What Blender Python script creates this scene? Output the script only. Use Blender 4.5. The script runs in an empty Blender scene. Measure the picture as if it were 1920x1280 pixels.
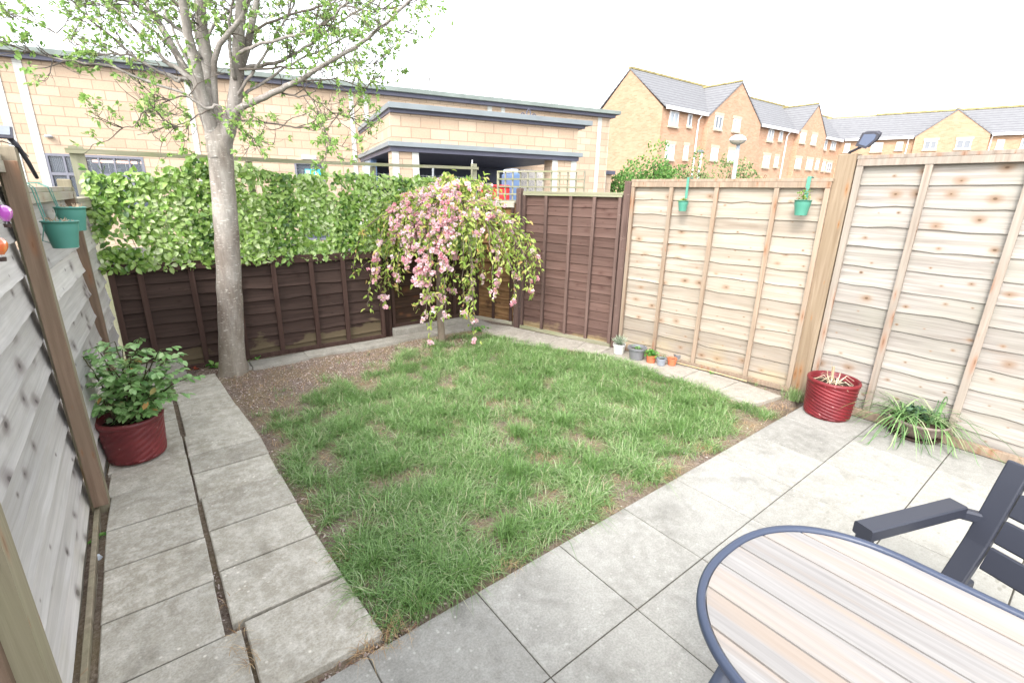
import bpy, math, random
import numpy as np
from mathutils import Vector, noise
random.seed(7); RG = np.random.default_rng(11)
S = bpy.context.scene
COL = S.collection
PI = math.pi
def R(d): return math.radians(d)

# ------------------------------------------------------------------ camera (solved from the paving grid)
CR = np.array([0.78877, -0.61435, 0.02015]); CU = np.array([0.16546, 0.24378, 0.95561]); CF = np.array([0.592, 0.75043, -0.29394])
CP = np.array([-0.3971, -1.26776, 1.51276]); FL = 893.26
def ray(x, y): return CF + CR * (x - 960) / FL - CU * (y - 640) / FL
def gp(x, y, z=0.0):
    d = ray(x, y); return CP + d * (z - CP[2]) / d[2]
def dp(x, y, dep): return CP + ray(x, y) * dep
def lp(x, y, A, B):            # point on the upright plane through ground line A-B
    n = (-(B[1] - A[1]), B[0] - A[0]); d = ray(x, y)
    t = ((A[0] - CP[0]) * n[0] + (A[1] - CP[1]) * n[1]) / (d[0] * n[0] + d[1] * n[1]); return CP + d * t
from mathutils import Matrix
cam = bpy.data.cameras.new('camera'); co = bpy.data.objects.new('camera', cam); COL.objects.link(co)
M = Matrix(((CR[0], CU[0], -CF[0], CP[0]), (CR[1], CU[1], -CF[1], CP[1]), (CR[2], CU[2], -CF[2], CP[2]), (0, 0, 0, 1)))
co.matrix_world = M; cam.sensor_width = 36; cam.lens = FL / 1920 * 36; cam.clip_end = 2000; cam.clip_start = .02; S.camera = co

# ------------------------------------------------------------------ light
SUN_EL, SUN_AZ = 44, 207      # azimuth of the direction towards the sun, degrees from +X
sd = Vector((math.cos(R(SUN_AZ)) * math.cos(R(SUN_EL)), math.sin(R(SUN_AZ)) * math.cos(R(SUN_EL)), math.sin(R(SUN_EL))))
sl = bpy.data.lights.new('sun', 'SUN'); sl.energy = .52; sl.angle = R(14); sl.color = (1, .97, .93)
so = bpy.data.objects.new('sun', sl); COL.objects.link(so); so.rotation_euler = sd.to_track_quat('Z', 'Y').to_euler()
W = bpy.data.worlds.new('World'); S.world = W; W.use_nodes = True
wn = W.node_tree; wn.nodes.clear()
wo = wn.nodes.new('ShaderNodeOutputWorld'); wb = wn.nodes.new('ShaderNodeBackground'); sk = wn.nodes.new('ShaderNodeTexSky')
sk.sky_type = 'NISHITA'; sk.sun_disc = False; sk.sun_elevation = R(SUN_EL); sk.sun_rotation = R(90 - SUN_AZ)
sk.air_density = 1.0; sk.dust_density = 2.0; sk.ozone_density = 1.0
hs = wn.nodes.new('ShaderNodeHueSaturation'); hs.inputs['Saturation'].default_value = .22; hs.inputs['Value'].default_value = 1.0
wn.links.new(sk.outputs[0], hs.inputs['Color']); wn.links.new(hs.outputs[0], wb.inputs[0]); wb.inputs[1].default_value = .15
wn.links.new(wb.outputs[0], wo.inputs[0])
S.view_settings.view_transform = 'Standard'; S.view_settings.look = 'None'; S.view_settings.gamma = 1; S.view_settings.exposure = 2.33
S.cycles.max_bounces = 8; S.cycles.transparent_max_bounces = 8

# ------------------------------------------------------------------ mesh builder
class MB:
    def __init__(s): s.v = []; s.f = []; s.r = []; s.rv = 0.5
    def rnd(s, x=None): s.rv = random.random() if x is None else x; return s
    def add(s, vs, fs):
        n = len(s.v); s.v += [tuple(map(float, v)) for v in vs]
        for f in fs: s.f.append(tuple(i + n for i in f)); s.r.append(s.rv)
        return s
    def hexa(s, p):   # 8 points: bottom ring 4, top ring 4
        return s.add(p, [(3, 2, 1, 0), (4, 5, 6, 7), (0, 1, 5, 4), (1, 2, 6, 5), (2, 3, 7, 6), (3, 0, 4, 7)])
    def box(s, x0, x1, y0, y1, z0, z1, b=0):
        if b <= 0: return s.hexa([(x0, y0, z0), (x1, y0, z0), (x1, y1, z0), (x0, y1, z0), (x0, y0, z1), (x1, y0, z1), (x1, y1, z1), (x0, y1, z1)])
        vs = []
        for (zz, i) in ((z0, b), (z0 + b, 0), (z1 - b, 0), (z1, b)):
            vs += [(x0 + i, y0 + i, zz), (x1 - i, y0 + i, zz), (x1 - i, y1 - i, zz), (x0 + i, y1 - i, zz)]
        fs = [(3, 2, 1, 0), (12, 13, 14, 15)]
        for k in range(3):
            for j in range(4): a = k * 4; c = (j + 1) % 4; fs.append((a + j, a + c, a + 4 + c, a + 4 + j))
        return s.add(vs, fs)
    def bar(s, a, b, w, h, up=(0, 0, 1)):     # box beam between two points
        a = Vector(a); b = Vector(b); d = (b - a).normalized(); up = Vector(up)
        if abs(d.dot(up)) > .98: up = Vector((1, 0, 0))
        x = d.cross(up).normalized(); y = x.cross(d).normalized()
        x *= w / 2; y *= h / 2
        return s.hexa([a - x - y, a + x - y, b + x - y, b - x - y, a - x + y, a + x + y, b + x + y, b - x + y])
    def tube(s, pts, rad, n=8, cap=True):
        pts = [Vector(p) for p in pts]; m = len(pts)
        if not hasattr(rad, '__len__'): rad = [rad] * m
        vs = []; ref = None
        for i, p in enumerate(pts):
            d = (pts[min(i + 1, m - 1)] - pts[max(i - 1, 0)])
            d = d.normalized() if d.length > 1e-9 else Vector((0, 0, 1))
            if ref is None: ref = d.orthogonal().normalized()
            ref = (ref - d * ref.dot(d)); ref = ref.normalized() if ref.length > 1e-6 else d.orthogonal().normalized()
            t = d.cross(ref)
            for k in range(n): a = 2 * PI * k / n; vs.append(p + (ref * math.cos(a) + t * math.sin(a)) * rad[i])
        fs = [(i * n + k, i * n + (k + 1) % n, (i + 1) * n + (k + 1) % n, (i + 1) * n + k) for i in range(m - 1) for k in range(n)]
        if cap: fs += [tuple(range(n - 1, -1, -1)), tuple((m - 1) * n + k for k in range(n))]
        return s.add(vs, fs)
    def lathe(s, prof, n=32, c=(0, 0, 0), twist=0, flute=None):
        vs = []; m = len(prof)
        for i, (r, z) in enumerate(prof):
            for k in range(n):
                a = 2 * PI * k / n; rr = r
                if flute: rr = r + flute(a, z, i)
                vs.append((c[0] + rr * math.cos(a), c[1] + rr * math.sin(a), c[2] + z))
        fs = [(i * n + k, i * n + (k + 1) % n, (i + 1) * n + (k + 1) % n, (i + 1) * n + k) for i in range(m - 1) for k in range(n)]
        return s.add(vs, fs)
    def disc(s, r, z, n=24, c=(0, 0), amp=0):
        vs = [(c[0], c[1], z + amp)]
        for q in (.5, 1):
            for k in range(n): a = 2 * PI * k / n; vs.append((c[0] + r * q * math.cos(a), c[1] + r * q * math.sin(a), z + (amp * (1 - q) + random.uniform(-1, 1) * amp * .4)))
        fs = [(0, 1 + k, 1 + (k + 1) % n) for k in range(n)] + [(1 + k, 1 + n + k, 1 + n + (k + 1) % n, 1 + (k + 1) % n) for k in range(n)]
        return s.add(vs, fs)
    def build(s, name, m, parent=None, smooth=False, org=(0, 0, 0)):
        me = bpy.data.meshes.new(name)
        v = s.v
        if any(org): v = [(a - org[0], b - org[1], c - org[2]) for a, b, c in v]
        me.from_pydata(v, [], s.f); me.materials.append(m)
        at = me.attributes.new('rnd', 'FLOAT', 'FACE'); at.data.foreach_set('value', s.r)
        if smooth: me.polygons.foreach_set('use_smooth', [True] * len(s.f))
        me.update()
        o = bpy.data.objects.new(name, me); COL.objects.link(o)
        if parent is not None: o.parent = parent
        elif any(org): o.location = org
        return o
def npmesh(name, V, F, rn, m, parent=None, org=(0, 0, 0), smooth=False):
    """V (n,k,3) per item, F list of index tuples inside one item, rn (n,)"""
    n, k, _ = V.shape; V = V - np.array(org)
    me = bpy.data.meshes.new(name)
    fl = [len(f) for f in F]; tot = sum(fl)
    me.vertices.add(n * k); me.vertices.foreach_set('co', V.reshape(-1).astype(np.float32))
    idx = (np.concatenate([np.array(f) for f in F])[None, :] + (np.arange(n) * k)[:, None]).reshape(-1)
    me.loops.add(n * tot); me.loops.foreach_set('vertex_index', idx.astype(np.int32))
    me.polygons.add(n * len(F))
    st = (np.concatenate([[0], np.cumsum(fl)[:-1]])[None, :] + (np.arange(n) * tot)[:, None]).reshape(-1)
    me.polygons.foreach_set('loop_start', st.astype(np.int32))
    me.polygons.foreach_set('loop_total', np.tile(fl, n).astype(np.int32))
    me.materials.append(m)
    at = me.attributes.new('rnd', 'FLOAT', 'FACE'); at.data.foreach_set('value', np.repeat(rn, len(F)).astype(np.float32))
    if smooth: me.polygons.foreach_set('use_smooth', [True] * (n * len(F)))
    me.update(); me.validate()
    o = bpy.data.objects.new(name, me); COL.objects.link(o)
    if parent is not None: o.parent = parent
    elif any(org): o.location = org
    return o
def tag(o, label=None, cat=None, group=None, kind=None):
    for k, v in (('label', label), ('category', cat), ('group', group), ('kind', kind)):
        if v: o[k] = v
    return o
def thing(name, label, cat, loc=(0, 0, 0), rz=0, group=None):
    o = bpy.data.objects.new(name, None); COL.objects.link(o); o.location = tuple(map(float, loc)); o.rotation_euler = (0, 0, rz); o.empty_display_size = .1
    return tag(o, label, cat, group)

# ------------------------------------------------------------------ materials
class Mt:
    def __init__(s, name, rough=.8, spec=.3, metal=0):
        s.m = bpy.data.materials.new(name); s.m.use_nodes = True; s.nt = s.m.node_tree
        s.b = s.nt.nodes['Principled BSDF']; s.out = s.nt.nodes['Material Output']
        s.b.inputs['Roughness'].default_value = rough; s.b.inputs['Specular IOR Level'].default_value = spec; s.b.inputs['Metallic'].default_value = metal
        s._tc = None
    def n(s, t, **k):
        x = s.nt.nodes.new('ShaderNode' + t)
        for a, b in k.items(): setattr(x, a, b)
        return x
    def l(s, a, b): s.nt.links.new(a, b)
    def tc(s):
        if s._tc is None: s._tc = s.n('TexCoord').outputs['Object']
        return s._tc
    def mapped(s, sc=(1, 1, 1), off=None, loc=(0, 0, 0), rot=(0, 0, 0)):
        m = s.n('Mapping'); m.inputs['Scale'].default_value = sc; m.inputs['Location'].default_value = loc; m.inputs['Rotation'].default_value = rot
        src = s.tc()
        if off is not None:
            a = s.n('VectorMath', operation='ADD'); s.l(src, a.inputs[0]); s.l(off, a.inputs[1]); src = a.outputs[0]
        s.l(src, m.inputs[0]); return m.outputs[0]
    def noise(s, sc=5, det=4, vec=None, rough=.55, dist=0):
        x = s.n('TexNoise'); x.inputs['Scale'].default_value = sc; x.inputs['Detail'].default_value = det; x.inputs['Roughness'].default_value = rough; x.inputs['Distortion'].default_value = dist
        s.l(vec if vec is not None else s.tc(), x.inputs['Vector']); return x.outputs['Fac']
    def ramp(s, fac, stops, interp='LINEAR'):
        x = s.n('ValToRGB'); e = x.color_ramp.elements; x.color_ramp.interpolation = interp
        while len(e) < len(stops): e.new(.5)
        for i, (p, c) in enumerate(stops):
            e[i].position = p; e[i].color = (c[0], c[1], c[2], 1) if hasattr(c, '__len__') else (c, c, c, 1)
        s.l(fac, x.inputs[0]); return x.outputs[0]
    def mix(s, fac, a, b, mode='MIX'):
        x = s.n('MixRGB', blend_type=mode)
        for i, v in enumerate((fac, a, b)):
            if hasattr(v, 'is_linked') or isinstance(v, bpy.types.NodeSocket): s.l(v, x.inputs[i])
            elif i == 0: x.inputs[0].default_value = v
            else: x.inputs[i].default_value = (v[0], v[1], v[2], 1)
        return x.outputs[0]
    def math(s, op, a, b=None, clamp=False):
        x = s.n('Math', operation=op); x.use_clamp = clamp
        for i, v in enumerate((a, b)):
            if v is None: continue
            if isinstance(v, bpy.types.NodeSocket): s.l(v, x.inputs[i])
            else: x.inputs[i].default_value = v
        return x.outputs[0]
    def rnd(s): return s.n('Attribute', attribute_name='rnd').outputs['Fac']
    def sep(s):
        x = s.n('SeparateXYZ'); s.l(s.tc(), x.inputs[0]); return x.outputs
    def col(s, c):
        if isinstance(c, bpy.types.NodeSocket): s.l(c, s.b.inputs['Base Color'])
        else: s.b.inputs['Base Color'].default_value = (c[0], c[1], c[2], 1)
        return s
    def bump(s, h, st=.3, d=.01):
        x = s.n('Bump'); x.inputs['Strength'].default_value = st; x.inputs['Distance'].default_value = d
        s.l(h, x.inputs['Height']); s.l(x.outputs[0], s.b.inputs['Normal']); return s
    def transl(s, colr, f=.35):
        t = s.n('BsdfTranslucent'); mx = s.n('MixShader'); mx.inputs[0].default_value = f
        s.l(colr, t.inputs[0]); s.l(s.b.outputs[0], mx.inputs[1]); s.l(t.outputs[0], mx.inputs[2]); s.l(mx.outputs[0], s.out.inputs[0]); return s
def wood(name, c1, c2, c3=None, knot=(.25, .1, .04), kn=.5, vertical=False, sawn=.25, stain=None, stain_col=(.2, .22, .08), patches=None, rough=.85, grain=1.0, kscale=1.0, var=(.42, .79), cols=False):
    w = Mt(name, rough, .2)
    rn = w.rnd(); cv = w.n('CombineXYZ'); rr = w.math('MULTIPLY', rn, 37.0); w.l(rr, cv.inputs[0]); w.l(rr, cv.inputs[1]); w.l(w.math('MULTIPLY', rn, 11.0), cv.inputs[2])
    sc = (34 * grain, 34 * grain, 1.6) if vertical else (1.6, 34 * grain, 34 * grain)
    g = w.noise(1, 6, w.mapped(sc, cv.outputs[0]), .6, .6)
    g2 = w.noise(1, 3, w.mapped((3.2, 3.2, 2.0), cv.outputs[0]))
    c = w.ramp(g, [(.32, c1), (.66, c2)])
    c = w.mix(w.ramp(g2, [(.4, 0), (.72, .75)]), c, c3 or c2)
    v = w.math('ADD', w.math('MULTIPLY', rn, var[0]), var[1])
    c = w.mix(1, c, w.ramp(v, [(0, 0.0), (1.0, 1.0)]), 'MULTIPLY')
    if sawn:
        fs = (1.0, 1.0, 1.0) if vertical else (1.5, 60, 150)
        if not vertical:
            sw = w.noise(1, 2, w.mapped((2.0, 90, 130)))
            c = w.mix(sawn, c, w.ramp(sw, [(.35, .45), (.6, 1.0)]), 'MULTIPLY')
    if kn > 0:
        vo = w.n('TexVoronoi', voronoi_dimensions='2D'); vo.inputs['Scale'].default_value = 1; vo.inputs['Randomness'].default_value = .95
        ks = (14 * kscale, 14 * kscale, 3 * kscale) if vertical else (4.6 * kscale, 0, 7.5 * kscale)
        sp_ = w.n('SeparateXYZ'); w.l(w.mapped(ks, cv.outputs[0]), sp_.inputs[0]); cb_ = w.n('CombineXYZ'); w.l(w.math('ADD', sp_.outputs[0], sp_.outputs[1]), cb_.inputs[0]); w.l(sp_.outputs[2], cb_.inputs[1])
        w.l(cb_.outputs[0], vo.inputs['Vector'])
        if cols:   # knots of boards cut from one log stand in loose columns
            sx_ = w.sep(); cb2 = w.n('CombineXYZ'); w.l(w.math('ADD', w.math('MULTIPLY', sx_[0], 5.2), w.math('MULTIPLY', rn, .55)), cb2.inputs[0]); w.l(w.math('MULTIPLY', sx_[2], cols), cb2.inputs[1]); w.l(cb2.outputs[0], vo.inputs['Vector']); vo.inputs['Randomness'].default_value = .62
        wob = w.noise(9, 2)
        dd = w.math('ADD', vo.outputs['Distance'], w.math('MULTIPLY', w.math('SUBTRACT', wob, .5), .16))
        size = w.ramp(w.noise(1.3, 1, w.mapped((1, 1, 1), cv.outputs[0])), [(.48, 0), (.62, 1)])
        k = w.ramp(w.math('DIVIDE', dd, w.math('ADD', w.math('MULTIPLY', size, .20), .06)), [(.25, 1), (1.15, 0)])
        halo = w.ramp(w.math('DIVIDE', dd, w.math('ADD', w.math('MULTIPLY', size, .42), .08)), [(.3, 1), (1.2, 0)])
        c = w.mix(w.math('MULTIPLY', w.math('MULTIPLY', halo, w.ramp(g, [(.3, .9), (.7, .25)])), kn * .5), c, tuple(min(1, x * 1.5) for x in knot))
        c = w.mix(w.math('MULTIPLY', k, kn), c, knot)
        core = w.ramp(w.math('DIVIDE', dd, w.math('ADD', w.math('MULTIPLY', size, .05), .012)), [(.5, 1), (1.1, 0)])
        c = w.mix(w.math('MULTIPLY', core, kn), c, tuple(x * .35 for x in knot))
    if stain:   # algae / damp with a shape of its own, low on the boards
        z = w.sep()[2]; sn = w.noise(2.2, 5, w.mapped((1.2, 1, 2.2)))
        f = w.ramp(w.math('ADD', w.math('MULTIPLY', z, stain[0]), w.math('MULTIPLY', sn, 1.3)), [(stain[1], 1), (stain[2], 0)])
        c = w.mix(w.math('MULTIPLY', f, stain[3]), c, stain_col)
    if patches:
        sn = w.noise(patches[0], 6, w.mapped((1, 1, 2.5)), .7)
        c = w.mix(w.ramp(sn, [(patches[1], 0), (patches[1] + .08, patches[3])]), c, patches[2])
    w.col(c); w.bump(w.math('ADD', g, w.math('MULTIPLY', g2, .3)), .45, .004); return w.m
def plain(name, c, rough=.6, spec=.4, var=.12, sc=12, metal=0, bmp=0, c2=None):
    w = Mt(name, rough, spec, metal); n = w.noise(sc, 4)
    c2 = c2 or tuple(x * (1 - var * 2) for x in c)
    w.col(w.ramp(n, [(.35, c2), (.65, c)]))
    if bmp: w.bump(w.noise(sc * 4, 3), bmp, .003)
    return w.m
def leafm(name, stops, tr=.35, rough=.5, spec=.35):
    w = Mt(name, rough, spec); c = w.ramp(w.rnd(), stops)
    c = w.mix(.35, c, w.ramp(w.noise(45, 2), [(.3, .55), (.7, 1.0)]), 'MULTIPLY')
    w.col(c); w.transl(c, tr); return w.m
GREY1, GREY2 = (.50, .475, .45), (.67, .64, .61)
m_left = wood('weathered_grey_boards', GREY1, GREY2, (.54, .51, .47), knot=(.10, .075, .07), kn=.6, sawn=.15, kscale=.9, var=(.7, .62), stain=(2.2, .55, 1.0, .5), stain_col=(.40, .38, .26))
m_leftpost = wood('weathered_brown_post', (.13, .085, .058), (.25, .175, .125), (.195, .145, .10), vertical=True, kn=.3)
m_leftpost2 = wood('pale_green_post', (.20, .165, .115), (.34, .29, .215), (.26, .245, .15), vertical=True, kn=.3)
m_rail = wood('weathered_rail', (.34, .30, .25), (.52, .47, .40), (.36, .36, .24), kn=.2, sawn=0)
m_pale = wood('pale_boards', (.265, .215, .165), (.41, .36, .30), (.34, .285, .225), knot=(.22, .135, .08), kn=.68, sawn=.14, cols=8.2, stain=(1.6, .55, 1.0, .45), stain_col=(.42, .33, .15))
m_pale2 = wood('silvered_pale_boards', (.25, .22, .19), (.40, .37, .335), (.33, .31, .26), knot=(.20, .12, .07), kn=.72, sawn=.3, cols=7.3)
m_batten = wood('pale_batten', (.22, .15, .10), (.35, .27, .20), (.27, .22, .17), vertical=True, kn=.4)
m_batten2 = wood('silvered_batten', (.21, .165, .13), (.35, .30, .25), (.26, .23, .195), vertical=True, kn=.45)
m_bigpost = wood('new_brown_post', (.20, .14, .09), (.33, .255, .18), (.265, .20, .13), vertical=True, kn=.6, knot=(.28, .12, .04))
m_dark = wood('dark_stained_boards', (.034, .021, .017), (.074, .047, .038), (.054, .035, .028), knot=(.02, .01, .008), kn=.3, sawn=.1, stain=(2.2, .95, 1.5, .85), stain_col=(.11, .085, .05), patches=(5, .66, (.13, .09, .07), .5))
m_darkg = wood('algae_stained_boards', (.028, .016, .011), (.06, .036, .024), (.05, .03, .02), kn=.2, sawn=.1, stain=(3.2, .95, 1.45, .7), stain_col=(.12, .145, .03))
m_darkb = wood('dark_batten', (.035, .018, .014), (.075, .045, .036), vertical=True, kn=0)
m_brown = wood('red_brown_boards', (.085, .048, .038), (.145, .088, .072), (.115, .072, .06), knot=(.05, .02, .015), kn=.35, sawn=.1, stain=(3.0, .75, 1.25, .8), stain_col=(.30, .23, .12), patches=(9, .72, (.5, .42, .38), .6))
m_brownb = wood('red_brown_batten', (.075, .046, .038), (.16, .105, .088), vertical=True, kn=0, patches=(14, .62, (.32, .24, .2), .5))
m_orange = wood('patchy_orange_boards', (.16, .08, .035), (.34, .20, .09), (.1, .05, .03), knot=(.05, .03, .02), kn=.4, sawn=.1, patches=(4, .56, (.05, .03, .02), .85))  # dark brown noise patches over an orange base
m_trel = wood('trellis_wood', (.20, .19, .13), (.32, .30, .22), (.21, .23, .11), kn=0, sawn=0)
m_trelv = wood('trellis_wood_upright', (.20, .19, .14), (.33, .31, .24), (.24, .25, .14), kn=0, vertical=True)
m_table = None
def stone_slab(name, a, b, c, spots=0.0):
    w = Mt(name, .85, .25)
    n1 = w.noise(1.7, 5, w.mapped((1, 1, 1))); n2 = w.noise(22, 6, None, .7); n3 = w.noise(130, 3, None, .7)
    x = w.ramp(n1, [(.3, a), (.7, b)]); x = w.mix(w.ramp(n2, [(.42, 0), (.66, .85)]), x, c); x = w.mix(w.ramp(w.noise(4.2, 5, None, .65, .7), [(.52, 0), (.68, .5)]), x, tuple(q * .66 for q in a))
    x = w.mix(.7, x, w.ramp(n3, [(.3, .62), (.62, 1.0)]), 'MULTIPLY')
    v = w.math('ADD', w.math('MULTIPLY', w.rnd(), .24), .85); x = w.mix(1, x, w.ramp(v, [(0, 0.0), (1, 1.0)]), 'MULTIPLY')
    vo = w.n('TexVoronoi'); vo.inputs['Scale'].default_value = 34; w.l(w.tc(), vo.inputs['Vector'])
    lic = w.math('MULTIPLY', w.ramp(vo.outputs['Distance'], [(.1, 1), (.22, 0)]), w.ramp(w.noise(5, 3), [(.5, 0), (.62, .6)]))
    x = w.mix(lic, x, tuple(min(1, q * 1.25) for q in c))
    if spots:
        vo2 = w.n('TexVoronoi'); vo2.inputs['Scale'].default_value = 1; w.l(w.mapped((16, 34, 1)), vo2.inputs['Vector'])
        sx = w.sep(); reg = w.math('MULTIPLY', w.ramp(sx[0], [(.0, 0), (1, 1)]), 1.0)
        near = w.n('VectorMath', operation='DISTANCE'); w.l(w.tc(), near.inputs[0]); near.inputs[1].default_value = (2.35, -1.15, 0)
        rg = w.ramp(near.outputs['Value'], [(.25, 1), (.95, 0)])
        sp = w.math('MULTIPLY', w.ramp(vo2.outputs['Distance'], [(.16, 1), (.3, 0)]), w.math('MULTIPLY', rg, w.ramp(w.noise(7, 2), [(.45, 0), (.6, 1)])))
        x = w.mix(w.math('MULTIPLY', sp, spots), x, (.14, .13, .11))
        x = w.mix(w.math('MULTIPLY', rg, .28), x, (.42, .40, .33))
    w.col(x); w.bump(w.math('ADD', n3, w.math('MULTIPLY', n2, 1.4)), .35, .003); return w.m
m_patio = stone_slab('pale_grey_slab', (.29, .28, .25), (.375, .365, .33), (.42, .41, .375), .75)
m_path = stone_slab('riven_path_slab', (.36, .325, .26), (.52, .485, .41), (.66, .625, .55))
m_strip = stone_slab('warm_riven_slab', (.31, .28, .235), (.41, .375, .32), (.46, .42, .36))
m_conc = stone_slab('old_concrete', (.26, .24, .20), (.36, .34, .30), (.4, .38, .33))
def soilm():
    w = Mt('soil', 1, .1); n = w.noise(3, 6); n2 = w.noise(60, 6, None, .75); n3 = w.noise(200, 3)
    x = w.ramp(n2, [(.3, (.08, .06, .048)), (.5, (.20, .155, .125)), (.72, (.38, .32, .27))])
    x = w.mix(w.ramp(n, [(.4, 0), (.65, .5)]), x, (.24, .19, .10)); w.col(x); w.bump(n2, .8, .01); return w.m
m_soil = soilm()
m_ground = plain('asphalt', (.12, .12, .115), .9, .2, .15, 30)
m_grass = leafm('grass_blades', [(0, (.07, .175, .035)), (.3, (.15, .29, .07)), (.55, (.25, .41, .13)), (.75, (.40, .52, .26)), (.88, (.52, .57, .36)), (1, (.56, .47, .29))], .3, .42, .55)
m_straw = leafm('dead_grass', [(0, (.30, .16, .08)), (.5, (.48, .32, .17)), (1, (.66, .5, .3))], .2, .8, .1)
m_chip = plain('bark_chips', (.42, .33, .29), .9, .2, .3, 3)
def chipm():
    w = Mt('bark_chip_pieces', .95, .15); w.col(w.ramp(w.rnd(), [(0, (.10, .06, .05)), (.4, (.28, .19, .16)), (.75, (.46, .37, .33)), (1, (.68, .6, .55))])); return w.m
m_chip = chipm()
def rndm(name, stops, rough=.6, spec=.3):
    w = Mt(name, rough, spec); w.col(w.ramp(w.rnd(), stops)); return w.m

# ------------------------------------------------------------------ ground
def hgt(x, y): return .018 * noise.noise(Vector((x * 1.9, y * 1.9, 3))) + .008 * noise.noise(Vector((x * 9, y * 9, 1)))
b = MB(); b.add([(-200, -40, -.09), (200, -40, -.09), (200, 300, -.09), (-200, 300, -.09)], [(0, 1, 2, 3)])
tag(b.build('ground', m_ground), kind='structure')
b = MB(); nx, ny = 110, 100; X0, X1, Y0, Y1 = -.86, 3.72, -2.3, 3.68
vs = []
for j in range(ny + 1):
    for i in range(nx + 1):
        x = X0 + (X1 - X0) * i / nx; y = Y0 + (Y1 - Y0) * j / ny
        base = (-.045 if y < -.025 else -.008) if y < .0 or x < .03 else -.012
        if y > 0 and x > .03: base = -.012 - .03 * max(0, 1 - min(x - .03, y, 3.2 - x + 0) / .06 if min(x - .03, y) < .06 else 0)
        vs.append((x, y, base + (hgt(x, y) if y > 0 else 0)))
b.add(vs, [(j * (nx + 1) + i, j * (nx + 1) + i + 1, (j + 1) * (nx + 1) + i + 1, (j + 1) * (nx + 1) + i) for j in range(ny) for i in range(nx)])
tag(b.build('soil', m_soil, smooth=True), kind='structure')
# patio slabs
b = MB(); sw, sh = .45, .438
for i in range(-1, 9):
    for j in range(5):
        x0 = max(i * sw, -.27); x1 = min((i + 1) * sw, 3.65)
        if x1 - x0 < .05: continue
        b.rnd(); g = .0026; dz = random.uniform(-.0012, .0012)
        b.box(x0 + g, x1 - g, -(j + 1) * sh + g, -j * sh - g, -.04, dz, .0022)
tag(b.build('patio', m_patio), kind='structure')
b = MB(); b.box(-.272, 3.652, -2.19, -.002, -.046, -.005)
tag(b.build('patio_bed', plain('joint_sand', (.12, .11, .09), .95, .1, .2, 60)), kind='structure')
# path of two rows of riven slabs along the left fence
b = MB()
def quad(c, z0, z1, bv=.004):
    cx = sum(p[0] for p in c) / 4; cy = sum(p[1] for p in c) / 4
    def sh_(p, k): d = math.hypot(p[0] - cx, p[1] - cy); return (p[0] + (cx - p[0]) * k / d, p[1] + (cy - p[1]) * k / d)
    vs = [(p[0], p[1], z0) for p in c] + [(p[0], p[1], z1 - bv) for p in c] + [(*sh_(p, bv * 1.4), z1 + random.uniform(-.001, .001)) for p in c]
    b.rnd(); b.add(vs, [(3, 2, 1, 0), (8, 9, 10, 11)] + [(k * 4 + j, k * 4 + (j + 1) % 4, k * 4 + 4 + (j + 1) % 4, k * 4 + 4 + j) for k in range(2) for j in range(4)])
LY = [-2.0, -1.64, -1.33, -.98, -.64, -.30, .0, .355, .665, .975, 1.27, 1.58, 1.85, 2.13, 2.42, 2.73, 3.03, 3.3]
for k in range(len(LY) - 1):
    y0, y1 = LY[k], LY[k + 1]; j = random.uniform(-.004, .004); xr = -.366 if y1 > .9 or y1 < .3 else -.372
    if y1 < .36: xr = -.325
    if 1.0 < y0 < 2.05: xr = -.362
    quad([(-.715 + j, y0 + .004), (xr, y0 + .006 + j), (xr + .002, y1 - .004), (-.712 + j + .01 * (y0 > 1), y1 - .004)], -.03, .020 + j * .8)
RY = [(.03, .375), (.385, .695), (.70, .995), (1.0, 1.30), (1.305, 1.58), (1.585, 1.80), (1.805, 2.10), (2.105, 2.42), (2.425, 2.74), (2.745, 3.03), (3.04, 3.24)]
for k, (y0, y1) in enumerate(RY):
    j = random.uniform(-.004, .004); xl = -.312 if k == 0 else (-.345 if k < 4 else -.352); xa, xb = [(.072, .052), (.050, .038), (.036, .030), (.030, .028), (.027, .028), (.028, .03), (.03, .016), (.014, -.004), (-.005, -.018), (-.02, -.03), (-.032, -.04)][k]
    if k > 6: xl = -.34
    j *= .6; quad([(xl, y0 + .003), (xa + j, y0 + .003), (xb + j, y1 - .003), (xl + .002, y1 - .003)], -.03, .022 + j * .8)
tag(b.build('path', m_path), kind='structure')
# narrow edging paths at the back and right
b = MB(); 
for (x0, x1, y0, y1) in [(.10, .245, 3.24, 3.42), (.25, .72, 3.21, 3.41), (.725, 1.16, 3.25, 3.42), (1.165, 1.62, 3.22, 3.42), (1.625, 2.1, 3.24, 3.42), (2.105, 2.46, 3.25, 3.46), (2.465, 2.86, 3.24, 3.56)]:
    j = random.uniform(-.006, .006); quad([(x0, y0 + j), (x1, y0 + j * .3), (x1, y1), (x0, y1)], -.03, .018 + j * .4)
tag(b.build('edging_path', m_conc), kind='structure')
b = MB()
RS = [((2.62, 3.22), (2.86, 3.24)), ((2.60, 2.88), (2.98, 3.02)), ((2.60, 2.50), (3.07, 2.68)), ((2.79, 2.22), (3.16, 2.38)), ((2.98, 1.98), (3.25, 2.08)), ((3.02, 1.72), (3.34, 1.80)), ((3.08, 1.42), (3.40, 1.47)), ((3.11, 1.13), (3.45, 1.18)), ((3.13, .86), (3.49, .89)), ((3.155, .53), (3.53, .53)), ((3.15, .215), (3.50, .16))]
for k in range(len(RS) - 1):
    (a0, a1), (b0, b1) = RS[k], RS[k + 1]
    quad([(b0[0], b0[1] + .004), (b1[0], b1[1] + .004), (a1[0], a1[1] - .002), (a0[0], a0[1] - .002)], -.03, .02 + random.uniform(-.002, .002))
tag(b.build('side_path', m_strip), kind='structure')
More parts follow.
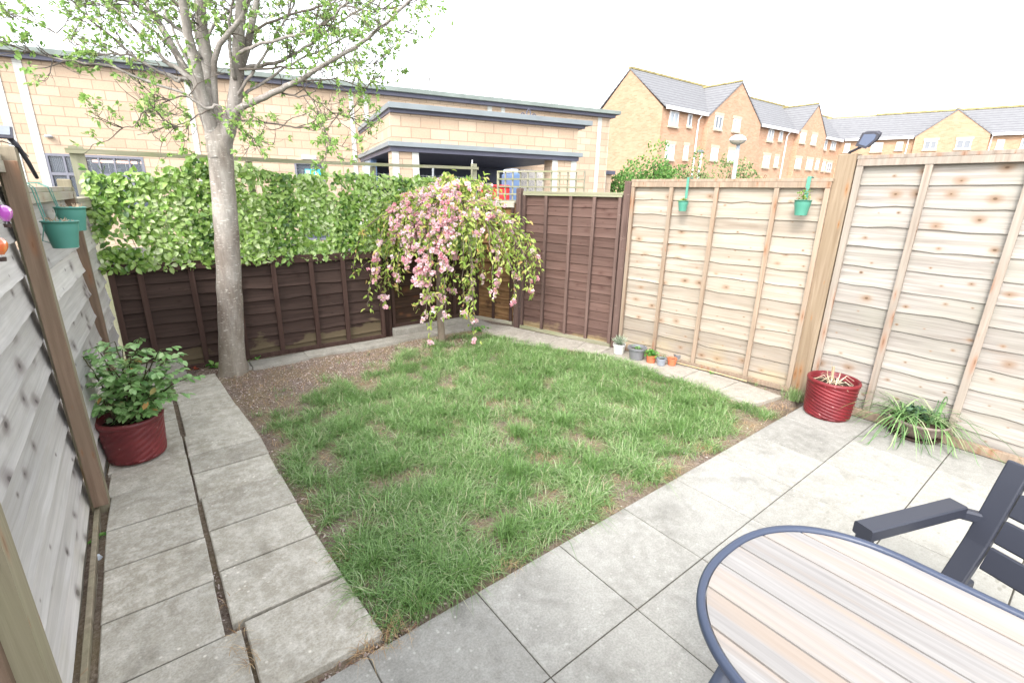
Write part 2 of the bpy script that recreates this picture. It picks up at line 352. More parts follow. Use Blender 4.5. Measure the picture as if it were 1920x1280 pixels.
b = MB(); b.rnd(.4); b.box(1.70, 2.75, 3.47, 3.60, -.03, .075, .006)
tag(b.build('concrete_step', m_conc), 'low concrete kerb under the dark back fence behind the blossom tree', 'kerb')

# ------------------------------------------------------------------ fences
def wavy(n, amp, seed):
    return [amp * noise.noise(Vector((i * .9 + seed, seed * 1.7, 0))) for i in range(n)]
def lap_boards(L, z0, z1, n, y=0.0, seed=0, amp=.006, tilt=.014):
    """overlapping horizontal boards with waney lower edges; x along, outward = -y"""
    b = MB(); st = (z1 - z0) / n; seg = 14
    for k in range(n):
        zt = z1 - k * st; zb = zt - st - .034
        zb = max(zb, z0 - .002)
        w1 = wavy(seg + 1, amp, seed + k * 3.1); zt -= 0; w2 = wavy(seg + 1, .004, seed + k * 5.3)
        vs = []
        for i in range(seg + 1):
            x = L * i / seg; yo = w2[i]
            zw = zb + (w1[i] if zb > z0 else 0); zm = zw + (zt - zw) * .24
            vs += [(x, y - .002 + yo * .3, zt), (x, y - tilt * .42 - .005 + yo * .8, zm), (x, y - tilt - .008 + yo, zw + .004), (x, y - tilt - .004 + yo, zw), (x, y + .006 + yo * .3, zt)]
        b.rnd()
        fs = []
        for i in range(seg):
            a = i * 5
            for j in range(5): c = (j + 1) % 5; fs.append((a + j, a + c, a + 5 + c, a + 5 + j))
        fs += [(4, 3, 2, 1, 0), (seg * 5, seg * 5 + 1, seg * 5 + 2, seg * 5 + 3, seg * 5 + 4)]
        b.add(vs, fs)
    return b
def panel(name, label, A, B, z0, z1, n, mb, mbat, mrail, bats, seed, flip=False, cap=True, bottom=True, bw=.038, group='fence panels round the garden', capd=.03, endb=True, bd=.022, amp=.006, railh=.045, tilt=.014):
    """A->B chosen so that the garden side is local -y"""
    L = math.hypot(B[0] - A[0], B[1] - A[1]); rz = math.atan2(B[1] - A[1], B[0] - A[0])
    t = thing(name, label, 'fence panel', (A[0], A[1], 0), rz, group)
    lap_boards(L, z0, z1 - .02, n, 0, seed, amp, tilt).build('boards', mb, t)
    yb = -.023 if tilt < .015 else -.031
    if cap:
        c = MB().rnd(); c.box(-.005, L + .005, yb - capd * .6, .03, z1 - .02, z1 + .004, .002); c.build('cap_rail', mrail, t)
        c = MB().rnd(); c.box(0.001, L - .001, yb - bd + .001, yb + .002, z1 - .02 - railh, z1 - .021, .002); c.build('top_rail', mrail, t)
    if bottom:
        c = MB().rnd(); c.box(0.001, L - .001, yb - bd + .001, yb + .002, z0 + .001, z0 + .04, .002); c.build('bottom_rail', mrail, t)
    xs = list(bats) + ([bw / 2 + .002, L - bw / 2 - .002] if endb else [])
    for x in xs:
        c = MB().rnd(); tw = random.uniform(-.004, .004); zt = z1 - .022 - (railh if cap else 0)
        c.hexa([(x - bw / 2 + tw, yb - bd, z0 + .041), (x + bw / 2 + tw, yb - bd, z0 + .041), (x + bw / 2 + tw, yb, z0 + .041), (x - bw / 2 + tw, yb, z0 + .041), (x - bw / 2, yb - bd, zt), (x + bw / 2, yb - bd, zt), (x + bw / 2, yb, zt), (x - bw / 2, yb, zt)])
        c.build('batten', mbat, t)
    return t
def post(label, x, y, w, d, h, m, rz=0, capm=None, group='fence posts', z0=-.05, lean=(0, 0)):
    t = thing('fence_post', label, 'fence post', (x, y, 0), rz, group)
    c = MB().rnd(); b_ = .004; vs = []
    for (zz, i) in ((z0, 0), (h - .006, 0), (h, .006)):
        lx = lean[0] * zz; ly = lean[1] * zz
        vs += [(-w / 2 + i + lx, -d / 2 + i + ly, zz), (w / 2 - i + lx, -d / 2 + i + ly, zz), (w / 2 - i + lx, d / 2 - i + ly, zz), (-w / 2 + i + lx, d / 2 - i + ly, zz)]
    c.add(vs, [(3, 2, 1, 0), (8, 9, 10, 11)] + [(k * 4 + j, k * 4 + (j + 1) % 4, k * 4 + 4 + (j + 1) % 4, k * 4 + 4 + j) for k in range(2) for j in range(4)])
    c.build('shaft', m, t)
    if capm:
        c = MB().rnd(); c.box(-w / 2 - .012, w / 2 + .012, -d / 2 - .012, d / 2 + .012, h, h + .018, .004); c.build('cap', capm, t)
    return t
# left side. garden side is +x, so run from far to near: local -y = +x  -> direction must be -y
def side_left(label, y_far, y_near, x_far, x_near, z1, n, seed, name='garden_fence', bats=(), **k):
    # direction d with garden (+x) on local -y : local -y = (sin rz, -cos rz) -> rz = +90deg : going +y
    return panel('garden_fence', label, (x_near, y_near), (x_far, y_far), -.05, z1, n, m_left, m_leftpost, m_rail, bats, seed, **k)
nearleft = side_left('tall weathered grey lap panel nearest on the left side of the path', 1.62, .0, -.795, -.795, 1.62, 12, 1.3, bw=.035, bd=.026, amp=.006, tilt=.018)
MB().rnd().box(.04, 1.50, -.055, -.036, -.04, .032, .002).build('gravel_rail', m_leftpost2, nearleft)
side_left('weathered grey panel at the very front left, before the first post', -.03, -1.9, -.790, -.790, 1.66, 12, 9.3)
side_left('lower grey lap panel behind the rose bush, with two green buckets', 2.98, 1.555, -.690, -.760, 1.50, 10, 4.7, endb=False, amp=.007, tilt=.018)
side_left('short grey lap panel in the back left corner beside the leafy screen', 3.60, 2.93, -.640, -.680, 1.43, 10, 6.1, endb=False, amp=.007, tilt=.018)
post('square timber post at bottom left edge of the photo', -.735, -.012, .07, .075, 1.70, m_leftpost2)
p1 = post('brown timber post with the solar light, left side', -.735, 1.535, .065, .085, 1.655, m_leftpost2, capm=None)
MB().rnd().box(-.020, .034, -.075, -.045, .05, 1.60, .002).build('side_batten', m_leftpost, p1)
p2 = post('shorter timber post between the grey panels behind the rose bush', -.675, 2.90, .065, .075, 1.55, m_leftpost2)
MB().rnd().box(-.020, .034, -.062, -.039, .05, 1.46, .002).build('side_batten', m_leftpost, p2)
# back fence: garden side -y : direction +x
panel('garden_fence', 'long low dark brown panel under the leafy screen at the back', (-.60, 3.56), (1.60, 3.52), .0, .93, 8, m_dark, m_darkb, m_darkb, (.20, .54, .86, 1.17, 1.50, 1.80), 2.2, bw=.04, amp=.014)
panel('garden_fence', 'dark panel with green algae behind the blossom tree', (1.72, 3.60), (2.84, 3.60), .07, .95, 7, m_darkg, m_darkb, m_darkb, (.40, .80), 3.9, bw=.035, amp=.008)
post('dark brown post between the two back panels', 1.66, 3.575, .085, .09, 1.0, m_darkb)
# corner return
panel('garden_fence', 'short patchy orange brown panel in the back right corner', (2.87, 3.58), (3.06, 3.10), .02, 1.44, 13, m_orange, m_darkb, m_rail, (.25,), 5.5, bw=.03, amp=.01)
post('dark post between the corner panel and the red brown fence', 3.075, 3.045, .06, .06, 1.585, m_brownb, rz=R(-74))
panel('garden_fence', 'red brown stained panel right of the blossom tree', (3.10, 2.985), (3.415, 1.865), .0, 1.55, 16, m_brown, m_brownb, m_trel, (.30, .60, .87), 7.5, bw=.032, tilt=.004, amp=.0012, railh=.02, capd=.015)
post('red brown post between the brown panel and the pale panel', 3.428, 1.825, .065, .065, 1.66, m_brownb, rz=R(-74))
panel('garden_fence', 'pale panel with two hanging green pots behind the row of small pots', (3.435, 1.775), (3.688, .178), .01, 1.67, 13, m_pale, m_batten, m_batten, (.40, .80, 1.26), 8.4, bw=.034, amp=.012, tilt=.0055)
post('thick light brown post carrying the solar lamp on the right', 3.715, .115, .10, .12, 1.835, m_bigpost)
panel('garden_fence', 'tall silvered pale panel at the right edge behind the red pot', (3.70, .045), (3.70, -1.84), .0, 1.815, 13, m_pale2, m_batten2, m_batten2, (.40, .87, 1.36), 12.4, bw=.040, amp=.014, tilt=.0055)
# concrete / timber gravel board at right
c = MB().rnd(); c.box(3.625, 3.66, -1.9, .0, -.03, .05, .003)
tag(c.build('gravel_board', m_batten), 'pale timber board along the foot of the right hand fence', 'board')
# ------------------------------------------------------------------ trellis behind the leafy screen
TR = thing('trellis', 'weathered open trellis rail on posts above the low back fence', 'trellis', (0, 3.66, 0))
c = MB().rnd(); c.bar((-.68, 0, 1.755), (.9, 0, 1.765), .025, .035); c.build('rail', m_trel, TR)
c = MB().rnd(); c.bar((.9, 0, 1.765), (2.93, .0, 1.80), .025, .03); c.build('rail', m_trel, TR)
for x, h, w in ((-.62, 1.79, .085), (.52, 1.745, .05), (1.66, 1.76, .045), (2.90, 1.85, .05)):
    c = MB().rnd(); c.box(x - w / 2, x + w / 2, .02, .07, 0, h, .002); c.build('upright', m_trelv, TR)
w_ = MB()
for i in range(70):
    x = -.55 + i * .05; w_.tube([(x, -.012, .95), (x + random.uniform(-.004, .004), -.012, 1.70)], .0012, 4)
for z in (.98, 1.1, 1.22, 1.34, 1.46, 1.58, 1.69): w_.tube([(-.57, -.012, z), (2.9, -.012, z)], .0014, 4)
w_.build('wire_mesh', plain('galvanised_wire', (.4, .42, .42), .5, .5, .1), TR)
TL = thing('trellis', 'square lattice trellis showing above the red brown fence', 'trellis', (3.40, 3.90, 0), math.atan2(2.87 - 3.9, 3.9 - 3.4))
Lt = math.hypot(.5, 1.03)
for i in range(12):
    x = Lt * i / 11; c = MB().rnd(); c.bar((x, 0, 1.0), (x, 0, 1.80), .016 if i else .03, .014, (0, 1, 0)); c.build('slat', m_trelv, TL)
for z in (1.79, 1.70, 1.61, 1.52, 1.43, 1.34):
    c = MB().rnd(); c.bar((0, -.016, z), (Lt, -.016, z), .014, .018); c.build('slat', m_trel, TL)
t = thing('fence_post', 'short weathered post stub left of the lattice trellis', 'fence post', (3.13, 3.72, 0), 0, 'fence posts')
MB().rnd().box(-.035, .035, -.03, .03, 0, 1.64, .003).build('shaft', m_trelv, t)
t = thing('garden_fence', 'neighbour panel with a pale rail glimpsed right of the blossom', 'fence panel', (2.93, 3.72, 0), R(-8))
lap_boards(.6, .0, 1.40, 9, 0, 5).build('boards', m_brown, t); MB().rnd().box(0, .6, -.03, .03, 1.40, 1.45, .002).build('cap_rail', m_trel, t)
# ------------------------------------------------------------------ leaves
LF = [(0, 2, 1), (0, 3, 2), (1, 2, 5, 4), (2, 3, 6, 5), (4, 5, 7), (5, 6, 7)]
def unit(a): return a / np.maximum(np.linalg.norm(a, axis=-1, keepdims=True), 1e-9)
def leaves(P, D, N, L, Wd, fold=.15, curl=.15, w1=.95, w2=.75):
    P, D, N = map(lambda a: np.asarray(a, float), (P, D, N)); n = len(P)
    D = unit(D); N = unit(N - D * (N * D).sum(1, keepdims=True)); T = np.cross(D, N)
    L = np.broadcast_to(L, n)[:, None]; Wd = np.broadcast_to(Wd, n)[:, None]
    c = curl * (.4 + RG.random((n, 1)) * 1.2); f = fold * (.5 + RG.random((n, 1)))
    V = np.zeros((n, 8, 3)); V[:, 0] = P
    for i, (t, w) in enumerate(((.32, w1), (.70, w2))):
        m = P + D * L * t - N * L * c * t * t
        V[:, 2 + i * 3] = m; V[:, 1 + i * 3] = m + T * Wd * .5 * w + N * Wd * f; V[:, 3 + i * 3] = m - T * Wd * .5 * w + N * Wd * f
    V[:, 7] = P + D * L - N * L * c
    return V
def rdir(n): return unit(RG.normal(size=(n, 3)))

# leafy artificial screen on the trellis
m_ivy = leafm('screen_leaves', [(0, (.035, .10, .015)), (.2, (.13, .26, .04)), (.5, (.29, .46, .09)), (.78, (.45, .60, .21)), (1, (.66, .74, .44))], .3, .35, .6)
SC = thing('leaf_screen', 'artificial leaf screen of big green leaves hung over the back trellis', 'leaf screen', (1, 3.55, .9))
def screen():
    P = []
    while len(P) < 12500:
        x = random.uniform(-.61, 2.78); z = random.uniform(.885, 1.73)
        top = 1.67 + .03 * noise.noise(Vector((x * 3.1, 0, 5))) - (.05 if x < -.1 and x > -.45 else 0) + (.06 if .0 < x < .5 else 0)
        if x < -.15: top = min(top, 1.63 + .1 * noise.noise(Vector((x * 7, 2, 5))))
        bot = .89 + .008 * noise.noise(Vector((x * 5, 3, 5)))
        if z > top or z < bot: continue
        g = noise.noise(Vector((x * 3.0, z * 4.2, 9)))
        if g < -.42 and random.random() < .8 and z > 1.05: continue
        P.append((x, 3.56 - random.random() * .075 - .02 * noise.noise(Vector((x * 6, z * 6, 2))), z))
    P = np.array(P); n = len(P)
    D = np.stack([RG.normal(0, .8, n), RG.normal(-.25, .25, n), RG.normal(-.5, .6, n)], 1)
    N = np.stack([RG.normal(0, .45, n), np.full(n, -.9), RG.normal(.55, .45, n)], 1)
    s = RG.uniform(.036, .064, n)
    shade = RG.random(n) * .75 + .25 * (P[:, 0] * 1.7 % 1 > .4)
    npmesh('leaves', leaves(P, D, N, s, s * .62, .16, .25, .95, .8), LF, np.clip(shade, 0, 1), m_ivy, SC, (1, 3.55, .9))
    b = MB()
    for k in range(26):
        x = -.55 + k * .13
        b.tube([(x - 1 + random.uniform(-.1, .1), .03, z - .9) for z in (.93, 1.15, 1.4, 1.66)], .003, 4)
    b.build('stems', plain('screen_stem', (.06, .1, .03), .7, .2), SC)
screen()

# ------------------------------------------------------------------ big tree
def barkm(name, a, b_, c, band=60):
    w = Mt(name, .85, .25); z = w.noise(1, 3, w.mapped((26, 26, band * 1.9))); n = w.noise(2.5, 5, w.mapped((3, 3, 1)))
    x = w.ramp(n, [(.35, a), (.62, b_)])
    x = w.mix(w.ramp(z, [(.60, 0), (.68, .8)]), x, c)
    f = w.noise(1, 6, w.mapped((60, 60, 12)), .7); x = w.mix(.55, x, w.ramp(f, [(.3, .4), (.65, 1)]), 'MULTIPLY')
    gz = w.sep()[2]; x = w.mix(w.ramp(w.math('ADD', gz, w.math('MULTIPLY', w.noise(4, 4), .5)), [(.2, .6), (.75, 0)]), x, (.20, .17, .12))
    w.col(x); w.bump(w.math('ADD', f, z), .5, .006); return w.m
m_bark = barkm('grey_bark', (.20, .16, .13), (.38, .345, .305), (.66, .62, .56))
m_twig = plain('twig_bark', (.15, .125, .105), .85, .2, .2, 14)
m_limb = barkm('limb_bark', (.17, .145, .125), (.34, .31, .28), (.50, .47, .43), 40)
m_tleaf = leafm('spring_leaves', [(0, (.14, .27, .06)), (.4, (.27, .45, .11)), (.75, (.40, .57, .18)), (1, (.55, .60, .24))], .4, .5, .4)
TB = np.array([.10, 3.25, 0.]); TREE = thing('tree', 'grey barked tree with several stems and sparse young leaves by the back fence', 'tree', TB)
def arr(p): return [tuple(np.array(q) - TB) for q in p]
def tdep(y): # z-depth of the trunk's upright plane for an image height
    return None
def tp(x, y, off=0.0):
    """point on an upright plane through the trunk facing the camera, moved off metres away from the camera"""
    hd = unit(np.array([CF[0], CF[1]]))
    o = TB[:2] + hd * off; n = hd; d = ray(x, y)
    t = ((o - CP[:2]) @ n) / (d[:2] @ n); return CP + d * t
trunk = [tp(440, 712), tp(438, 690), tp(434, 640), tp(431, 560), tp(427, 480), tp(422, 400), tp(417, 330), tp(413, 285), tp(408, 262), tp(402, 238), tp(396, 205), tp(391, 165)]
trunk[0][2] = -.06
tr_r = [.150, .128, .118, .113, .108, .104, .101, .103, .100, .082, .062, .052]
b = MB().rnd(.5)
def flare(pts, rad, n=22):
    bb = MB().rnd(.5); bb.tube(pts, rad, n)
    return bb
bb = MB().rnd(.5)
# densify trunk with small irregularities
def dens(pts, rad, k=4, amp=.004):
    o = []; r = []
    pts = [np.array(p) for p in pts]
    for i in range(len(pts) - 1):
        p0, p1, p2, p3 = pts[max(i - 1, 0)], pts[i], pts[i + 1], pts[min(i + 2, len(pts) - 1)]
        for j in range(k):
            t = j / k; q = .5 * ((2 * p1) + (-p0 + p2) * t + (2 * p0 - 5 * p1 + 4 * p2 - p3) * t * t + (-p0 + 3 * p1 - 3 * p2 + p3) * t ** 3)
            o.append(q + RG.normal(0, amp, 3)); r.append(rad[i] * (1 - t) + rad[i + 1] * t)
    o.append(pts[-1]); r.append(rad[-1]); return o, r
pp, rr = dens(trunk, tr_r, 4, .0015)
bb.tube(arr(pp), [q * .82 for q in rr], 26)
me_tr = bb.build('trunk', m_bark, TREE, smooth=True)
for v in me_tr.data.vertices:
    z = v.co.z
    if z < .12: a = math.atan2(v.co.y, v.co.x); s = 1 + (.12 - z) * 1.6 * (.5 + .5 * math.sin(a * 4 + .6)); v.co.x *= s; v.co.y *= s
    v.co.x += .004 * noise.noise(v.co * 7); v.co.y += .004 * noise.noise(v.co * 7 + Vector((9, 0, 0)))
LIMBS = [  # px points, r0, r1, depth offsets start,end
 ([(410, 300), (400, 262), (388, 225), (372, 180), (352, 140), (333, 105), (308, 60), (281, 20), (262, -20), (240, -90)], .062, .018, .02, .55),
 ([(409, 300), (401, 256), (390, 215), (376, 169), (366, 118), (352, 63), (343, 0), (336, -80)], .074, .024, .0, -.25),
 ([(411, 300), (406, 252), (400, 215), (390, 169), (386, 105), (379, 53), (374, 0), (368, -60), (362, -130)], .080, .03, -.02, .15),
 ([(404, 215), (402, 160), (404, 105), (424, 68), (450, 38), (466, 0), (478, -50), (500, -110)], .030, .012, .0, -.3),
 ([(417, 310), (420, 268), (429, 236), (440, 200), (446, 127), (447, 74), (452, 0), (456, -70), (466, -140)], .088, .028, .0, .1),
 ([(447, 130), (462, 95), (473, 42), (482, 0), (492, -60), (510, -120)], .040, .016, .05, .5),
 ([(436, 216), (453, 202), (487, 186), (529, 167), (560, 152), (587, 135), (629, 110), (678, 80), (735, 34), (775, -5)], .034, .010, .0, -.25),
 ([(372, 165), (357, 146), (329, 127), (285, 91), (234, 38), (192, 0), (150, -40)], .026, .009, .0, .35),
 ([(415, 215), (409, 198), (384, 202), (340, 173), (277, 154), (213, 127), (150, 118), (100, 108), (58, 98)], .017, .005, -.05, -.45),
 ([(340, 150), (329, 150), (270, 118), (213, 74), (150, 17), (115, -20)], .015, .005, .0, -.3),
 ([(375, 192), (340, 181), (298, 200), (270, 209), (251, 234), (230, 240)], .008, .003, .0, -.25),
 ([(430, 226), (435, 224), (522, 232), (560, 240), (598, 234), (625, 213), (660, 222)], .012, .004, .0, .1),
 ([(520, 172), (550, 180), (585, 186), (602, 228), (612, 253)], .009, .003, -.02, -.2),
 ([(447, 127), (477, 124), (528, 115), (572, 89), (606, 63), (661, 27), (720, -10)], .020, .007, .05, .55),
 ([(448, 100), (480, 84), (528, 74), (577, 61), (608, 46), (650, 10), (690, -30)], .016, .006, -.05, -.5),
 ([(447, 130), (500, 128), (552, 127), (600, 128), (650, 118), (700, 120)], .012, .004, .0, .35),
 ([(376, 110), (340, 60), (300, 30), (250, 8), (190, -10), (120, -40)], .018, .006, .0, -.45),
 ([(384, 120), (395, 60), (430, 20), (500, -20), (580, -50)], .016, .006, .1, .7),
 ([(440, 190), (500, 150), (545, 120), (590, 100), (650, 70), (700, 55), (760, 60)], .014, .004, .05, .6),
 ([(360, 150), (300, 135), (240, 105), (180, 100), (120, 70), (60, 40), (10, 25)], .014, .004, .05, .3),
 ([(350, 130), (290, 60), (220, 20), (150, 0)], .014, .005, .1, .7),
 ([(405, 200), (430, 225), (455, 245), (480, 262)], .007, .003, -.1, -.35),
 ([(395, 205), (370, 215), (350, 235), (330, 240)], .007, .003, -.1, -.35),
 ([(392, 200), (385, 140), (372, 90), (362, 40), (350, 0), (340, -60)], .018, .007, .0, .5),
 ([(444, 180), (470, 140), (500, 100), (520, 60), (545, 20), (560, -20)], .015, .006, .0, .3),
 ([(440, 150), (432, 100), (430, 50), (436, 0), (440, -60)], .018, .007, .0, -.3),
 ([(365, 140), (335, 80), (318, 40), (300, 0), (285, -50)], .016, .006, .0, .2),
 ([(470, 60), (540, 30), (620, 10), (700, 20), (760, 10)], .012, .004, 0, .2),
 ([(560, 152), (600, 150), (640, 150), (680, 165), (700, 150)], .008, .003, 0, .3)]
tw = MB(); LP = []; LD = []
def twig(p, d, ln, r, lev, upb):
    """recursive twig: list of 3D points; leaves at tips"""
    n = 5; pts = [p]; q = p.copy(); dd = unit(d)
    for i in range(n):
        dd = unit(dd + RG.normal(0, .20, 3) + np.array([0, 0, upb * .08])); q = q + dd * ln / n; pts.append(q.copy())
    tw.rnd(); tw.tube(arr(pts), [r * (1 - .6 * i / n) for i in range(n + 1)], 5 if lev == 0 else 4, cap=False)
    if lev < 2:
        k = 3 if lev == 0 else 2
        for j in range(k):
            i = RG.integers(1, n + 1); side = unit(dd + RG.normal(0, .75, 3)); twig(pts[i], side, ln * RG.uniform(.4, .7), r * .6, lev + 1, upb)
    nl = 2 if lev == 0 else 3
    for i in range(nl + 1):
        LP.append(pts[-1] - dd * i * ln * .12); LD.append(dd)
for px, r0, r1, o0, o1 in LIMBS:
    m = len(px); P = [tp(x, y, o0 + (o1 - o0) * (i / (m - 1)) ** 1.2) for i, (x, y) in enumerate(px)]
    R_ = [(r0 + (r1 - r0) * (i / (m - 1)) ** .7) * .85 for i in range(m)]
    P, R_ = dens(P, R_, 4, .004 if r0 < .03 else .002)
    lb = MB().rnd(.5); lb.tube(arr(P), R_, 14 if r0 > .025 else 8); lb.build('limb', m_limb if r0 > .012 else m_twig, TREE, smooth=True)
    cum = sum(np.linalg.norm(P[i + 1] - P[i]) for i in range(len(P) - 1))
    nt = int(cum * (10 if r0 < .03 else 4.5)) + 3
    for k in range(nt):
        f = RG.uniform(.22 if r0 < .03 else .5, 1) ** .8; i = min(int(f * (len(P) - 1)), len(P) - 2)
        ax = unit(P[i + 1] - P[i]); s = unit(ax * RG.uniform(.2, 1.0) + RG.normal(0, .55, 3) + np.array([0, 0, .1]))
        twig(P[i], s, RG.uniform(.14, .34) * (1.15 - .35 * f), .0042, 0, 1)
    for k in range(3): twig(P[-1], unit(P[-1] - P[-3]) + RG.normal(0, .3, 3), .22, .004, 0, 1)
tw.build('twigs', m_twig, TREE)
LP = np.array(LP); LD = np.array(LD)
def compound(P, D, ln, wd):
    """little fans of folded young leaves"""
    n = len(P); k = 5; PP = np.repeat(P, k, 0) + RG.normal(0, .008, (n * k, 3)); DD = np.repeat(D, k, 0) + RG.normal(0, .75, (n * k, 3)); DD[:, 2] -= .12
    return PP, DD
keep = RG.random(len(LP)) < .16
P_, D_ = compound(LP[keep], LD[keep], 0, 0); n = len(P_)
N_ = RG.normal(0, .5, (n, 3)) + np.array([0, 0, .9])
s = RG.uniform(.018, .042, n)
npmesh('crown', leaves(P_, D_, N_, s, s * .55, .2, .3), LF, np.clip(RG.normal(.5, .25, n), 0, 1), m_tleaf, TREE, TB)
print('tree leaves', n)

# ------------------------------------------------------------------ weeping cherry
m_cbark = barkm('cherry_bark', (.16, .12, .095), (.27, .21, .17), (.34, .28, .23), 90)
m_cleaf = leafm('cherry_leaves', [(0, (.18, .31, .05)), (.4, (.38, .52, .10)), (.7, (.56, .62, .18)), (.88, (.68, .54, .20)), (1, (.62, .34, .15))], .4, .45, .45)
m_petal = leafm('blossom_petals', [(0, (.80, .27, .36)), (.2, (.92, .48, .55)), (.5, (.95, .66, .71)), (1, (.97, .86, .88))], .35, .6, .25)
CB = np.array([2.02, 3.03, 0.]); CH = thing('cherry_tree', 'weeping cherry covered in pink blossom and hanging strands at the back', 'tree', CB)
def cp(x, y, off=0.0):
    hd = unit(np.array([CF[0], CF[1]])); o = CB[:2] + hd * off; d = ray(x, y)
    t = ((o - CP[:2]) @ hd) / (d[:2] @ hd); return CP + d * t
def ac(p): return [tuple(np.array(q) - CB) for q in p]
b = MB().rnd(.5); cl = [cp(828, 652), cp(826, 600), cp(824, 560), cp(824, 510), cp(828, 450), cp(836, 400)]; cl[0][2] = -.04
pp, rr = dens(cl, [.046, .036, .034, .033, .031, .024], 3, .002); b.tube(ac(pp), rr, 12); b.build('trunk', m_cbark, CH, smooth=True)
# strands: start px, apex px, end px, depth offset, pink amount, leaf amount
ST = []
ends = [(690, 575, 0, .0), (720, 572, .1, .1), (662, 512, -.1, .0), (678, 470, .2, .0), (704, 520, -.1, .25), (745, 520, -.25, .5), (735, 470, .0, .6), (760, 500, -.3, .9), (785, 530, -.3, 1), (800, 560, -.3, 1), (795, 520, .2, .9), (770, 470, -.1, .9), (740, 435, -.15, .7), (720, 450, .3, .3),
 (805, 640, -.35, .15), (800, 600, -.32, .3), (830, 560, -.1, .5), (835, 590, -.3, .25), (850, 545, .1, .5), (868, 588, -.1, .2), (876, 560, .15, .45), (890, 635, -.2, .12), (884, 600, -.15, .2), (905, 520, .1, .5), (925, 548, -.2, .3), (935, 530, .0, .45), (950, 500, .2, .3), (965, 565, -.15, .35), (972, 520, .1, .3), (995, 548, -.1, .25), (1003, 520, .1, .1), (985, 480, .1, .35), (960, 440, .1, .3), (935, 430, .2, .3), (900, 470, -.2, .6), (870, 500, -.3, .6), (850, 480, -.3, .8), (830, 500, -.35, .85), (815, 470, -.3, .9), (790, 440, -.2, 1), (700, 430, .3, .1), (675, 440, .35, .0), (760, 400, -.1, 1), (790, 385, -.15, 1), (820, 400, -.2, .95), (860, 420, -.25, .7), (890, 400, -.1, .6), (915, 390, .1, .4), (940, 400, .2, .2), (880, 360, .0, .5), (850, 350, .0, .5), (815, 360, .0, .6), (780, 370, .1, .7), (750, 380, .3, .25), (920, 365, .25, .05), (725, 400, .35, .1), (710, 415, .2, .0), (900, 350, .3, .0), (835, 340, .2, .1), (930, 460, .3, .2), (955, 470, -.1, .3), (840, 440, -.35, .8), (770, 440, .35, .4), (700, 480, .3, .0), (720, 500, .2, .1), (745, 545, .25, .0)]
BP = []; CLP = []; CLD = []; st = MB()
for (ex, ey, of, pk) in ends:
    of *= .8; sx, sy = 836 + (ex - 836) * .08, 430 + random.uniform(-20, 20)
    ax = 836 + (ex - 836) * random.uniform(.5, .74); ay = min(ey - 25, 350 + abs(ex - 836) * .30 + random.uniform(-8, 26))
    if ey < 420: ay = ey - 12
    P = [cp(sx, sy, 0), cp((sx + ax) / 2, (sy + ay) / 2 - 12, of * .25), cp(ax, ay, of * .6), cp(ax + (ex - ax) * .6, ay + (ey - ay) * .28, of * .85), cp(ex - (ex - ax) * .08, ay + (ey - ay) * .65, of), cp(ex, ey, of)]
    P, R_ = dens(P, [.012, .009, .007, .005, .0035, .002], 6, .006)
    st.rnd(); st.tube(ac(P), R_, 5)
    m = len(P)
    for i in range(6, m):
        for k in range(5):
            if RG.random() < .78: CLP.append(P[i] + RG.normal(0, .022, 3)); CLD.append(unit(P[min(i + 1, m - 1)] - P[i - 1]) * .6 + RG.normal(0, .5, 3) + np.array([0, 0, -.35]))
        if RG.random() < pk * (.44 if pk > .55 else .24):
            for k in range(int(RG.integers(4, 9))): BP.append(P[i] + RG.normal(0, .024, 3))
    if pk >= .1 and ey > 500:
        for k in range(int(3 + 5 * pk)): BP.append(P[-1] + RG.normal(0, .022, 3))
    for k in range(4):   # side twigs
        i = int(RG.integers(5, m - 3)); q = P[i].copy(); d = unit(RG.normal(0, 1, 3) + np.array([0, 0, .1])); pts = [q]
        for j in range(5): d = unit(d + np.array([0, 0, -.32])); q = q + d * .035; pts.append(q.copy()); CLP.append(q + RG.normal(0, .015, 3)); CLD.append(d + RG.normal(0, .5, 3)); CLP.append(q + RG.normal(0, .02, 3)); CLD.append(d + RG.normal(0, .6, 3))
        st.tube(ac(pts), .0018, 4, cap=False)
        if RG.random() < pk: BP += [pts[-1] + RG.normal(0, .02, 3), pts[3] + RG.normal(0, .02, 3)]
st.build('branches', m_cbark, CH)
CLP = np.array(CLP); CLD = np.array(CLD); n = len(CLP); s = RG.uniform(.034, .062, n)
npmesh('leaves', leaves(CLP, CLD, RG.normal(0, .6, (n, 3)) + np.array([-.2, -.5, .6]), s, s * .42, .2, .35), LF, np.clip(RG.normal(.45, .25, n), 0, 1), m_cleaf, CH, CB)
BP = np.array(BP); BP = BP[BP[:, 1] < 3.5]; nb = len(BP); k = 16
O = rdir(nb * k); Bc = np.repeat(BP, k, 0); tint = np.repeat(RG.random(nb), k)
PB = Bc + O * .005; DB = O + RG.normal(0, .35, (nb * k, 3)); 
npmesh('blossom', leaves(PB, DB, rdir(nb * k), np.repeat(RG.uniform(.018, .027, nb), k), .017, .25, .3, .9, 1.1), LF, np.clip(tint * .6 + RG.random(nb * k) * .45, 0, 1), m_petal, CH, CB)
print('cherry', n, nb)

